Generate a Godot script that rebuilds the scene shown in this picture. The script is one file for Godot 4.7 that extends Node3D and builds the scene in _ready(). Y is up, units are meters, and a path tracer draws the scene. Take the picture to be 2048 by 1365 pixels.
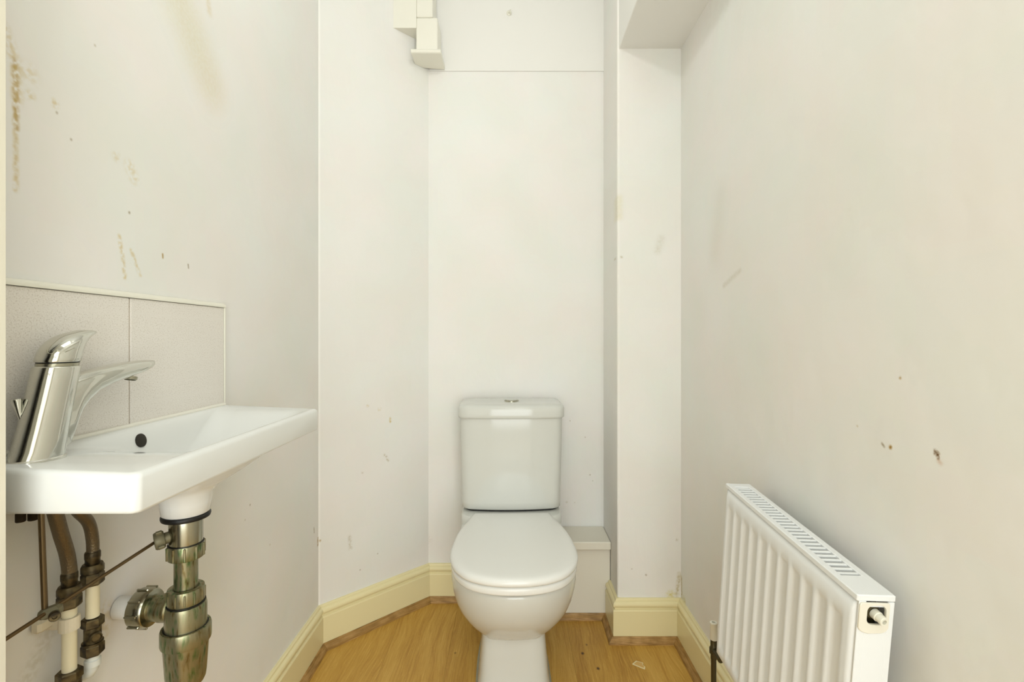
extends Node3D
# A small white cloakroom: wall-hung basin on the left wall, toilet at the far wall, radiator on the right wall.
# Plan coordinates used below: X to the right, D = distance in front of the viewpoint (so z = -D), Y up.

const F := 970.0
const EYE := 0.968
const LW := -0.604      # left wall
const RW := 0.5436      # right wall
const BW := 1.80        # far wall
const PIL := Vector2(0.340, 1.560)   # near left corner of the boxed-in pillar
const C1 := Vector2(-0.604, 1.513)   # left wall meets the angled wall
const C2 := Vector2(-0.310, 1.80)    # angled wall meets the far wall
const CEIL := 2.45
const FD := -0.25        # front wall, behind the viewpoint
const HD := -1.55        # rear wall of the hallway

var M := {}
var taken := {}

# ---------------------------------------------------------------- geometry
class Shape:
	var v := PackedVector3Array()
	var g := PackedInt64Array()
	var band := 10

	func tri(a: Vector3, b: Vector3, c: Vector3, grp: int) -> void:
		if (b - a).cross(c - a).length_squared() < 1e-18:
			return
		v.append(a); v.append(b); v.append(c); g.append(grp)

	func orient(from: int) -> void:
		if from >= v.size():
			return
		var o := v[from]
		var vol := 0.0
		for i in range(from, v.size(), 3):
			vol += (v[i] - o).dot((v[i + 1] - o).cross(v[i + 2] - o))
		if vol > 0.0:
			for i in range(from, v.size(), 3):
				var t := v[i + 1]
				v[i + 1] = v[i + 2]
				v[i + 2] = t

	# rings: closed loops of equal length; creases: ring numbers where the surface has an edge
	func loft(rings: Array, cap0 := true, cap1 := true, creases := [], facet := false) -> void:
		var from := v.size()
		band += 1
		var n: int = rings[0].size()
		for k in rings.size() - 1:
			if k in creases:
				band += 1
			var a: PackedVector3Array = rings[k]
			var b: PackedVector3Array = rings[k + 1]
			for i in n:
				var j := (i + 1) % n
				var gr := -1 if facet else band
				tri(a[i], a[j], b[j], gr)
				tri(a[i], b[j], b[i], gr)
		for e in 2:
			if (e == 0 and not cap0) or (e == 1 and not cap1):
				continue
			var last := 0 if e == 0 else rings.size() - 1
			if not (last in creases):
				band += 1
			var r: PackedVector3Array = rings[last]
			var c := Vector3.ZERO
			for p in r:
				c += p
			c /= n
			for i in n:
				var j := (i + 1) % n
				if e == 0:
					tri(c, r[j], r[i], band if not facet else -1)
				else:
					tri(c, r[i], r[j], band if not facet else -1)
		orient(from)

	# profile of Vector2(radius, height) turned round an axis
	func lathe(prof: Array, at: Vector3, axis := Vector3.UP, n := 32, squash := Vector2.ONE) -> void:
		var b := frame(axis)
		var rings := []
		var creases := []
		for k in prof.size():
			var r := PackedVector3Array()
			for i in n:
				var t := TAU * i / n
				r.append(at + b.x * (cos(t) * prof[k].x * squash.x) + b.z * (sin(t) * prof[k].x * squash.y) + b.y * prof[k].y)
			rings.append(r)
			if k > 0 and k < prof.size() - 1:
				var u: Vector2 = (prof[k] - prof[k - 1]).normalized()
				var w: Vector2 = (prof[k + 1] - prof[k]).normalized()
				if u.dot(w) < 0.80:
					creases.append(k)
		loft(rings, prof[0].x > 1e-5, prof[-1].x > 1e-5, creases)

	func frame(axis: Vector3) -> Basis:
		var y := axis.normalized()
		var x := y.cross(Vector3(0, 0, 1)) if absf(y.z) < 0.9 else y.cross(Vector3(1, 0, 0))
		x = x.normalized()
		return Basis(x, y, x.cross(y))

	func tube(path: Array, rad, n := 14) -> void:
		var rings := []
		var x := Vector3.ZERO
		for k in path.size():
			var a: Vector3 = path[maxi(k - 1, 0)]
			var b: Vector3 = path[mini(k + 1, path.size() - 1)]
			var t := (b - a).normalized()
			if k == 0:
				x = frame(t).x
			x = (x - t * x.dot(t)).normalized()
			var y := t.cross(x)
			var rr: float = rad[k] if rad is Array else rad
			var r := PackedVector3Array()
			for i in n:
				var q := TAU * i / n
				r.append(path[k] + x * (cos(q) * rr) + y * (sin(q) * rr))
			rings.append(r)
		loft(rings)

	# box with chamfered edges
	func box(c: Vector3, s: Vector3, bev := 0.002, basis := Basis.IDENTITY) -> void:
		var h := s * 0.5
		bev = minf(bev, minf(h.x, minf(h.y, h.z)) * 0.9)
		var rings := []
		for lv in [[-h.y, bev], [-h.y + bev, 0.0], [h.y - bev, 0.0], [h.y, bev]]:
			var ins: float = lv[1]
			var hx := h.x - ins
			var hz := h.z - ins
			var r := PackedVector3Array()
			for q in [Vector2(-hx + bev, -hz), Vector2(hx - bev, -hz), Vector2(hx, -hz + bev), Vector2(hx, hz - bev), Vector2(hx - bev, hz), Vector2(-hx + bev, hz), Vector2(-hx, hz - bev), Vector2(-hx, -hz + bev)]:
				r.append(c + basis * Vector3(q.x, lv[0], q.y))
			rings.append(r)
		loft(rings, true, true, [], true)

	# plan polygon (X, D) raised from y0 to y1
	func prism(poly: PackedVector2Array, y0: float, y1: float, bev := 0.0) -> void:
		var from := v.size()
		var idx := Geometry2D.triangulate_polygon(poly)
		for i in range(0, idx.size(), 3):
			var a := poly[idx[i]]; var b := poly[idx[i + 1]]; var c := poly[idx[i + 2]]
			tri(Vector3(a.x, y1, -a.y), Vector3(b.x, y1, -b.y), Vector3(c.x, y1, -c.y), -1)
			tri(Vector3(a.x, y0, -a.y), Vector3(c.x, y0, -c.y), Vector3(b.x, y0, -b.y), -1)
		# triangulation keeps the winding of the outline
		var n := poly.size()
		for i in n:
			var p := poly[i]; var q := poly[(i + 1) % n]
			var p0 := Vector3(p.x, y0, -p.y); var q0 := Vector3(q.x, y0, -q.y)
			var p1 := Vector3(p.x, y1, -p.y); var q1 := Vector3(q.x, y1, -q.y)
			if Geometry2D.is_polygon_clockwise(poly):
				tri(p0, p1, q1, -1); tri(p0, q1, q0, -1)
			else:
				tri(p0, q1, p1, -1); tri(p0, q0, q1, -1)
		fix_prism(from, poly, y0, y1)

	func fix_prism(from: int, poly: PackedVector2Array, y0: float, y1: float) -> void:
		# make every face point out: caps by height, sides by the polygon's winding
		for i in range(from, v.size(), 3):
			var nn := (v[i + 1] - v[i]).cross(v[i + 2] - v[i]).normalized()
			var c := (v[i] + v[i + 1] + v[i + 2]) / 3.0
			var out := Vector3.ZERO
			if absf(nn.y) > 0.5:
				out = Vector3.UP if absf(c.y - y1) < absf(c.y - y0) else Vector3.DOWN
			else:
				var m := Vector2(c.x, -c.z)
				var t := Vector2(nn.x, -nn.z) * 1e-4
				out = nn if not Geometry2D.is_point_in_polygon(m + t, poly) else -nn
			if nn.dot(out) > 0.0:
				var s := v[i + 1]; v[i + 1] = v[i + 2]; v[i + 2] = s

	# outline in the (X, Y) plane carried from distance d0 to d1
	func slab(poly: PackedVector2Array, d0: float, d1: float, smooth := false) -> void:
		var from := v.size()
		band += 2
		var idx := Geometry2D.triangulate_polygon(poly)
		for i in range(0, idx.size(), 3):
			var a := poly[idx[i]]; var b := poly[idx[i + 1]]; var c := poly[idx[i + 2]]
			var f3 := [Vector3(a.x, a.y, -d0), Vector3(b.x, b.y, -d0), Vector3(c.x, c.y, -d0)]
			# seen from the viewpoint the front face must run clockwise
			var cw := (b - a).cross(c - a) < 0.0
			if cw:
				tri(f3[0], f3[1], f3[2], -1)
			else:
				tri(f3[0], f3[2], f3[1], -1)
			var e := Vector3(0, 0, d0 - d1)
			if cw:
				tri(f3[0] + e, f3[2] + e, f3[1] + e, -1)
			else:
				tri(f3[0] + e, f3[1] + e, f3[2] + e, -1)
		var n := poly.size()
		var pc := Geometry2D.is_polygon_clockwise(poly)
		for i in n:
			var p := poly[i]; var q := poly[(i + 1) % n]
			var a := Vector3(p.x, p.y, -d0); var b := Vector3(q.x, q.y, -d0)
			var e := Vector3(0, 0, d0 - d1)
			var gr := band if smooth else -1
			var area := (b - a).cross(a + e - a)
			var outn := Vector3(q.y - p.y, p.x - q.x, 0) * (1.0 if not Geometry2D.is_point_in_polygon((p + q) * 0.5 + Vector2(q.y - p.y, p.x - q.x).normalized() * 1e-5, poly) else -1.0)
			if area.dot(outn) > 0.0:
				tri(a, a + e, b + e, gr); tri(a, b + e, b, gr)
			else:
				tri(a, b + e, a + e, gr); tri(a, b, b + e, gr)

	# moulding profile of (out from wall, height) along p0 -> p1 in plan, with mitre vectors m0 and m1
	func sweep(prof: Array, p0: Vector2, p1: Vector2, m0: Vector2, m1: Vector2, smooth_from := 999) -> void:
		var rings := []
		for e in 2:
			var r := PackedVector3Array()
			var p := p0 if e == 0 else p1
			var m := m0 if e == 0 else m1
			for q in prof:
				var w: Vector2 = p + m * q.x
				r.append(Vector3(w.x, q.y, -w.y))
			rings.append(r)
		var from := v.size()
		var n: int = prof.size()
		for i in n:
			var j := (i + 1) % n
			tri(rings[0][i], rings[0][j], rings[1][j], -1)
			tri(rings[0][i], rings[1][j], rings[1][i], -1)
		var poly := PackedVector2Array()
		for q in prof:
			poly.append(q)
		var idx := Geometry2D.triangulate_polygon(poly)
		for i in range(0, idx.size(), 3):
			tri(rings[0][idx[i]], rings[0][idx[i + 2]], rings[0][idx[i + 1]], -1)
			tri(rings[1][idx[i]], rings[1][idx[i + 1]], rings[1][idx[i + 2]], -1)
		# decide each half by volume: side strips and caps wind consistently only up to the outline's sense
		var half := from + 6 * n
		if Geometry2D.is_polygon_clockwise(poly) == false:
			pass
		orient(from)

	func mesh(origin := Vector3.ZERO, uv = null) -> ArrayMesh:
		var st := SurfaceTool.new()
		st.begin(Mesh.PRIMITIVE_TRIANGLES)
		for i in v.size():
			st.set_smooth_group(g[i / 3] if g[i / 3] >= 0 else 0xFFFFFFFF)
			if uv != null:
				st.set_uv(uv.call(v[i]))
			st.add_vertex(v[i] - origin)
		st.generate_normals()
		st.index()
		return st.commit()


func V(x: float, y: float, d: float) -> Vector3:
	return Vector3(x, y, -d)

func rr_outline(w: float, d: float, r: float, n := 6) -> Array:
	# rounded rectangle centred on the origin, counter-clockwise from +x
	var out := []
	for q in [[1, 1, 0.0], [-1, 1, PI / 2], [-1, -1, PI], [1, -1, 1.5 * PI]]:
		for i in n + 1:
			var t: float = q[2] + PI / 2 * i / n
			out.append(Vector2(q[0] * (w / 2 - r) + cos(t) * r, q[1] * (d / 2 - r) + sin(t) * r))
	return out

func smooth_path(pts: Array, per := 6) -> Array:
	var out := []
	for k in pts.size() - 1:
		var a: Vector3 = pts[maxi(k - 1, 0)]
		var b: Vector3 = pts[k]
		var c: Vector3 = pts[k + 1]
		var e: Vector3 = pts[mini(k + 2, pts.size() - 1)]
		for i in per:
			out.append(b.cubic_interpolate(c, a, e, float(i) / per))
	out.append(pts[-1])
	return out

# ---------------------------------------------------------------- naming
func numbered(called: String) -> String:
	if not taken.has(called):
		taken[called] = 0
		return called
	taken[called] += 1
	return "%s_%03d" % [called, taken[called]]

func thing(called: String, label: String, category: String, at: Vector3, group := "") -> Node3D:
	var o := Node3D.new()
	o.name = numbered(called)
	o.position = at
	add_child(o, true)
	o.set_meta("label", label)
	o.set_meta("category", category)
	if group:
		o.set_meta("group", group)
	return o

# a mesh whose shape is given in room coordinates
func part(called: String, s: Shape, mat: Material, parent: Node3D, uv = null) -> MeshInstance3D:
	var o := MeshInstance3D.new()
	o.name = called
	var at := Vector3.ZERO
	var p: Node = parent
	while p != self:
		at += (p as Node3D).position
		p = p.get_parent()
	o.mesh = s.mesh(at, uv)
	o.material_override = mat
	parent.add_child(o, true)
	return o

# a mesh whose shape is given in the parent's own axes
func local_part(called: String, s: Shape, mat: Material, parent: Node3D) -> MeshInstance3D:
	var o := MeshInstance3D.new()
	o.name = called
	o.mesh = s.mesh()
	o.material_override = mat
	parent.add_child(o, true)
	return o

func structure(called: String, s: Shape, mat: Material, label: String, category: String, uv = null) -> MeshInstance3D:
	var o := part(called, s, mat, self, uv)
	o.set_meta("kind", "structure")
	o.set_meta("label", label)
	o.set_meta("category", category)
	return o

# ---------------------------------------------------------------- materials
func mat(c: Color, rough: float, metal := 0.0, spec := 0.5) -> StandardMaterial3D:
	var m := StandardMaterial3D.new()
	m.albedo_color = c
	m.roughness = rough
	m.metallic = metal
	m.metallic_specular = spec
	return m

func noise(freq: float, octaves := 3, seed_ := 1) -> FastNoiseLite:
	var n := FastNoiseLite.new()
	n.noise_type = FastNoiseLite.TYPE_SIMPLEX_SMOOTH
	n.frequency = freq
	n.fractal_octaves = octaves
	n.seed = seed_
	return n

func ramp(stops: Array) -> Gradient:
	var g := Gradient.new()
	var o := PackedFloat32Array()
	var c := PackedColorArray()
	for s in stops:
		o.append(s[0]); c.append(s[1])
	g.offsets = o
	g.colors = c
	return g

func noise_image(freq: float, size: int, seed_: int, octaves := 3) -> Image:
	return noise(freq, octaves, seed_).get_seamless_image(size, size)

func coloured(img: Image, g: Gradient) -> ImageTexture:
	var w := img.get_width()
	var h := img.get_height()
	var lut := PackedByteArray()
	for i in 256:
		var c := g.sample(i / 255.0)
		lut.append(int(c.r * 255)); lut.append(int(c.g * 255)); lut.append(int(c.b * 255))
	var src := img.get_data()
	var dst := PackedByteArray()
	dst.resize(w * h * 3)
	for i in w * h:
		var k := src[i] * 3
		dst[i * 3] = lut[k]
		dst[i * 3 + 1] = lut[k + 1]
		dst[i * 3 + 2] = lut[k + 2]
	return ImageTexture.create_from_image(Image.create_from_data(w, h, false, Image.FORMAT_RGB8, dst))

func height_tex(freq: float, seed_: int, strength: float, octaves := 4, size := 512) -> ImageTexture:
	var im := noise_image(freq, size, seed_, octaves)
	im.convert(Image.FORMAT_RGB8)
	im.bump_map_to_normal_map(strength)
	return ImageTexture.create_from_image(im)

const PXM := 900.0

# paint of one wall: a faint unevenness and the stains, chips and scuffs the wall has.
# marks: [points (metres along, height), radius m, colour, strength, graininess]
func wall_paint(base: Color, w: int, h: int, seed_: int, marks: Array) -> ImageTexture:
	var lw := w / 16
	var lh := h / 16
	var low := Image.create(lw, lh, false, Image.FORMAT_RGB8)
	var n1 := noise(0.06, 3, seed_)
	var n2 := noise(0.05, 2, seed_ + 7)
	for y in lh:
		for x in lw:
			var a := n1.get_noise_2d(x, y) * 0.012
			var b := n2.get_noise_2d(x, y) * 0.010
			low.set_pixel(x, y, Color(base.r + a + b, base.g - a * 0.35 + b, base.b + b * 1.6 - a * 0.2))
	low.resize(w, h, Image.INTERPOLATE_CUBIC)
	var gn := noise(0.11, 3, seed_ + 3)
	for mk in marks:
		var pts: Array = mk[0]
		var r: float = mk[1] * PXM
		var col: Color = mk[2]
		var k: float = mk[3]
		var grain: float = mk[4]
		var lo := Vector2(1e9, 1e9)
		var hi := -lo
		var pp := []
		for p in pts:
			var q := Vector2(p.x * PXM, h - p.y * PXM)
			pp.append(q)
			lo = lo.min(q); hi = hi.max(q)
		if pp.size() == 1:
			pp.append(pp[0] + Vector2(0.01, 0))
		for y in range(maxi(0, int(lo.y - r)), mini(h - 1, int(hi.y + r)) + 1):
			for x in range(maxi(0, int(lo.x - r)), mini(w - 1, int(hi.x + r)) + 1):
				var best := 1e9
				for i in pp.size() - 1:
					var c := Geometry2D.get_closest_point_to_segment(Vector2(x, y), pp[i], pp[i + 1])
					best = minf(best, c.distance_to(Vector2(x, y)))
				if best > r:
					continue
				var f := 1.0 - best / r
				f = f * f * (3.0 - 2.0 * f)
				var g := gn.get_noise_2d(x * 1.0, y * 1.0)
				f *= clampf(1.0 - grain + grain * (0.5 + 2.4 * g), 0.0, 1.3)
				var o := low.get_pixel(x, y)
				low.set_pixel(x, y, o.lerp(col, clampf(f * k, 0.0, 1.0)))
	return ImageTexture.create_from_image(low)

func painted(tex: Texture2D) -> StandardMaterial3D:
	var m := mat(Color.WHITE, 0.62, 0.0, 0.35)
	m.albedo_texture = tex
	m.normal_enabled = true
	m.normal_texture = M.plaster_bump
	m.normal_scale = 0.35
	return m

func make_materials() -> void:
	M.plaster_bump = height_tex(0.02, 5, 1.4, 5)
	var wall := Color(0.948, 0.942, 0.920)
	var tan_ := Color(0.80, 0.70, 0.46)
	var rust := Color(0.62, 0.48, 0.24)
	var grey := Color(0.70, 0.66, 0.55)
	var dark := Color(0.45, 0.38, 0.25)
	var U := func(d: float, y: float) -> Vector2: return Vector2(d - 0.28, y)
	# left wall: along = D - 0.28
	var lm := [
		[[U.call(0.5885, 1.305), U.call(0.590, 1.27), U.call(0.590, 1.225)], 0.0065, rust, 0.48, 0.6],
		[[U.call(0.589, 1.30), U.call(0.590, 1.15)], 0.006, tan_, 0.42, 0.5],
		[[U.call(0.575, 1.34), U.call(0.584, 1.318), U.call(0.590, 1.30)], 0.012, tan_, 0.32, 0.7],
		[[U.call(0.590, 1.29), U.call(0.592, 1.26)], 0.012, tan_, 0.3, 0.6],
		[[U.call(0.605, 1.30)], 0.020, tan_, 0.22, 0.9],
		[[U.call(0.640, 1.279)], 0.009, tan_, 0.40, 0.8],
		[[U.call(0.608, 1.273)], 0.010, tan_, 0.36, 0.9],
		[[U.call(0.643, 1.268)], 0.003, dark, 0.5, 0.2],
		[[U.call(0.745, 1.125), U.call(0.750, 1.105), U.call(0.757, 1.063)], 0.006, tan_, 0.45, 0.75],
		[[U.call(0.769, 1.108), U.call(0.787, 1.071)], 0.006, tan_, 0.36, 0.8],
		[[U.call(0.765, 1.24), U.call(0.775, 1.225)], 0.016, tan_, 0.26, 0.9],
		[[U.call(0.74, 1.246)], 0.012, tan_, 0.22, 0.9],
		[[U.call(0.765, 1.167)], 0.0035, dark, 0.6, 0.1],
		[[U.call(0.838, 1.114), U.call(0.8385, 1.108)], 0.0030, rust, 0.8, 0.1],
		[[U.call(0.904, 1.106), U.call(0.905, 1.100)], 0.0028, dark, 0.6, 0.1],
		[[U.call(0.664, 1.241)], 0.003, dark, 0.4, 0.1],
		[[U.call(0.702, 1.393)], 0.003, grey, 0.5, 0.1],
		[[U.call(0.82, 1.70), U.call(0.88, 1.58), U.call(0.97, 1.48)], 0.085, tan_, 0.20, 0.15],
		[[U.call(0.950, 1.70), U.call(0.968, 1.62)], 0.014, tan_, 0.20, 0.3],
		[[U.call(1.118, 0.584)], 0.004, dark, 0.5, 0.1],
		[[U.call(1.097, 0.557)], 0.003, dark, 0.35, 0.1],
		[[U.call(1.509, 0.345), U.call(1.509, 0.325)], 0.007, rust, 0.7, 0.4],
		[[U.call(1.479, 0.39), U.call(1.480, 0.375)], 0.004, dark, 0.5, 0.3],
		[[U.call(1.21, 0.453)], 0.004, grey, 0.5, 0.1],
		[[U.call(0.63, 0.58), U.call(0.60, 0.54)], 0.02, grey, 0.18, 0.8],
		[[U.call(0.645, 0.622)], 0.010, dark, 0.5, 0.95],
		[[U.call(0.72, 0.56), U.call(0.71, 0.53)], 0.025, tan_, 0.25, 0.9],
	]
	M.wall_left = painted(wall_paint(wall, 1152, 2048, 11, lm))
	var rm := [
		[[U.call(0.620, 0.820)], 0.0065, Color(0.40, 0.27, 0.12), 1.0, 0.9],
		[[U.call(0.622, 0.824), U.call(0.618, 0.816)], 0.004, Color(0.34, 0.22, 0.1), 0.9, 0.6],
		[[U.call(0.616, 0.812)], 0.008, Color(0.84, 0.74, 0.66), 0.5, 0.6],
		[[U.call(0.696, 0.812)], 0.0050, rust, 0.95, 0.4],
		[[U.call(0.712, 0.814), U.call(0.708, 0.810)], 0.0032, dark, 0.5, 0.3],
		[[U.call(0.679, 0.913)], 0.004, rust, 0.55, 0.5],
		[[U.call(0.763, 0.830)], 0.003, rust, 0.4, 0.3],
		[[U.call(1.245, 1.103), U.call(1.20, 1.117), U.call(1.155, 1.130)], 0.011, grey, 0.20, 0.25],
		[[U.call(1.262, 1.34), U.call(1.30, 1.20)], 0.06, grey, 0.07, 0.1],
		[[U.call(1.552, 0.138), U.call(1.556, 0.20)], 0.010, Color(0.66, 0.58, 0.34), 0.5, 0.45],
		[[U.call(1.53, 0.140)], 0.02, Color(0.80, 0.74, 0.42), 0.5, 0.5],
	]
	M.wall_right = painted(wall_paint(wall, 1152, 2048, 23, rm))
	# angled wall: along = distance from the left corner; far wall: along = X + 0.4; pillar: along = X
	var am := [
		[[Vector2(0.251, 0.690), Vector2(0.251, 0.678)], 0.006, tan_, 0.8, 0.4],
		[[Vector2(0.166, 0.741)], 0.008, tan_, 0.35, 0.8],
		[[Vector2(0.21, 0.725)], 0.010, tan_, 0.3, 0.9],
		[[Vector2(0.23, 0.565), Vector2(0.243, 0.545)], 0.008, grey, 0.4, 0.8],
		[[Vector2(0.148, 0.521)], 0.008, grey, 0.3, 0.9],
		[[Vector2(0.203, 0.233)], 0.0035, dark, 0.5, 0.2],
		[[Vector2(0.139, 0.199)], 0.0035, dark, 0.5, 0.2],
		[[Vector2(0.102, 0.32), Vector2(0.105, 0.28)], 0.010, grey, 0.3, 0.6],
		[[Vector2(0.004, 0.335)], 0.006, rust, 0.6, 0.4],
	]
	M.wall_corner = painted(wall_paint(wall, 512, 2048, 31, am))
	var bm := [
		[[Vector2(0.615, 0.662)], 0.0035, dark, 0.45, 0.2],
		[[Vector2(0.671, 0.601)], 0.0035, dark, 0.4, 0.2],
		[[Vector2(0.689, 0.461)], 0.0040, dark, 0.45, 0.2],
		[[Vector2(0.699, 0.439)], 0.0030, dark, 0.4, 0.2],
		[[Vector2(0.602, 0.360)], 0.006, grey, 0.4, 0.4],
		[[Vector2(0.632, 0.358)], 0.004, grey, 0.35, 0.3],
		[[Vector2(0.03, 0.16), Vector2(0.08, 0.22)], 0.03, grey, 0.18, 0.8],
	]
	M.wall_back = painted(wall_paint(wall, 896, 2048, 43, bm))
	var pm := [
		[[Vector2(0.14, 1.29), Vector2(0.128, 1.25)], 0.020, grey, 0.14, 0.3],
		[[Vector2(0.128, 1.256)], 0.005, grey, 0.3, 0.2],
		[[Vector2(0.004, 1.42), Vector2(0.004, 1.36)], 0.020, Color(0.90, 0.87, 0.74), 0.4, 0.15],
		[[Vector2(0.012, 1.23)], 0.008, grey, 0.4, 0.6],
		[[Vector2(0.091, 0.207)], 0.005, dark, 0.7, 0.4],
		[[Vector2(0.045, 0.226)], 0.003, dark, 0.4, 0.2],
		[[Vector2(0.19, 0.141), Vector2(0.198, 0.21)], 0.011, Color(0.70, 0.63, 0.42), 0.4, 0.45],
		[[Vector2(0.17, 0.143)], 0.022, Color(0.84, 0.78, 0.46), 0.6, 0.5],
		[[Vector2(0.19, 0.32)], 0.008, grey, 0.3, 0.8],
	]
	M.wall_pillar = painted(wall_paint(wall, 256, 2048, 57, pm))
	M.wall_plain = mat(wall, 0.62, 0.0, 0.35)
	M.ceiling = mat(Color(0.945, 0.942, 0.93), 0.8, 0.0, 0.3)
	M.ledge = mat(Color(0.925, 0.905, 0.845), 0.4, 0.0, 0.4)
	M.cream_gloss = mat(Color(0.945, 0.90, 0.71), 0.28, 0.0, 0.5)
	M.cream_trim = mat(Color(0.943, 0.932, 0.880), 0.35, 0.0, 0.45)
	M.door_paint = mat(Color(0.92, 0.90, 0.83), 0.4)
	M.basin_ceramic = mat(Color(0.915, 0.92, 0.905), 0.09, 0.0, 0.5)
	M.ceramic = mat(Color(0.855, 0.86, 0.835), 0.10, 0.0, 0.5)
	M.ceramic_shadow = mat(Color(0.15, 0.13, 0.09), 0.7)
	M.seat_plastic = mat(Color(0.935, 0.935, 0.915), 0.16, 0.0, 0.5)
	M.radiator = mat(Color(0.945, 0.955, 0.955), 0.32, 0.0, 0.5)
	M.radiator_slot_shade = mat(Color(0.40, 0.40, 0.37), 0.6)  # darkened copy of the radiator white, shade painted onto the fins
	M.plastic_cream = mat(Color(0.935, 0.918, 0.86), 0.35)
	M.brass_dark = mat(Color(0.30, 0.27, 0.17), 0.4, 0.6)
	M.chrome = mat(Color(0.83, 0.83, 0.80), 0.05, 1.0)
	M.chrome_dull = mat(Color(0.66, 0.65, 0.58), 0.22, 1.0)
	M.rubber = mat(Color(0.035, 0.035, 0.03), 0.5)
	M.silicone = mat(Color(0.93, 0.92, 0.87), 0.3)
	M.edge_trim = mat(Color(0.93, 0.92, 0.86), 0.3)
	M.grout = mat(Color(0.82, 0.76, 0.66), 0.8)
	M.pipe_paint = mat(Color(0.91, 0.87, 0.74), 0.45)
	M.pipe_white = mat(Color(0.88, 0.89, 0.86), 0.5)
	M.clip = mat(Color(0.90, 0.86, 0.76), 0.5)
	M.rod = mat(Color(0.42, 0.35, 0.24), 0.35, 0.75)
	M.bolt = mat(Color(0.20, 0.16, 0.10), 0.6, 0.4)
	M.clamp = mat(Color(0.46, 0.44, 0.34), 0.5, 0.35)
	M.white_cap = mat(Color(0.93, 0.92, 0.86), 0.35)
	# old brass fittings
	M.fitting = mat(Color.WHITE, 0.45, 0.65)
	M.fitting.albedo_texture = coloured(noise_image(0.02, 256, 71, 4), ramp([[0.25, Color(0.16, 0.13, 0.08)], [0.55, Color(0.36, 0.31, 0.20)], [0.8, Color(0.44, 0.39, 0.27)]]))
	M.fitting.uv1_triplanar = true
	M.fitting.uv1_scale = Vector3(12, 12, 12)
	# braided steel hose
	M.braid = mat(Color(0.43, 0.38, 0.29), 0.42, 0.65)
	M.braid.normal_enabled = true
	M.braid.normal_texture = height_tex(0.10, 19, 2.2, 2, 256)
	M.braid.normal_scale = 0.8
	M.braid.uv1_triplanar = true
	M.braid.uv1_scale = Vector3(22, 9, 22)
	# stained chrome of the waste trap: run marks of green and brown down a worn metal
	M.verdigris = mat(Color.WHITE, 0.30, 0.80)
	M.verdigris.albedo_texture = coloured(noise_image(0.016, 512, 83, 5), ramp([[0.08, Color(0.15, 0.17, 0.09)], [0.20, Color(0.27, 0.40, 0.23)], [0.30, Color(0.42, 0.50, 0.34)], [0.36, Color(0.52, 0.53, 0.41)], [0.48, Color(0.58, 0.56, 0.45)], [0.66, Color(0.57, 0.55, 0.44)], [0.78, Color(0.52, 0.48, 0.34)], [0.88, Color(0.36, 0.28, 0.14)], [0.97, Color(0.5, 0.47, 0.35)]]))
	M.verdigris.uv1_triplanar = true
	M.verdigris.uv1_scale = Vector3(12, 2.4, 12)
	M.verdigris.uv1_offset = Vector3(0.37, 0.2, 0.11)
	# stone-look wall tile
	M.tile = mat(Color.WHITE, 0.55, 0.0, 0.4)
	M.tile.albedo_texture = coloured(noise_image(0.11, 512, 97, 3), ramp([[0.0, Color(0.76, 0.73, 0.68)], [0.20, Color(0.85, 0.82, 0.775)], [0.34, Color(0.92, 0.898, 0.865)], [0.7, Color(0.94, 0.92, 0.888)], [1.0, Color(0.948, 0.93, 0.90)]]))
	M.tile.uv1_triplanar = true
	M.tile.uv1_scale = Vector3(7, 7, 7)
	M.tile.normal_enabled = true
	M.tile.normal_texture = height_tex(0.05, 97, 2.0, 4, 512)
	M.tile.normal_scale = 0.4
	make_wood()

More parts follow.
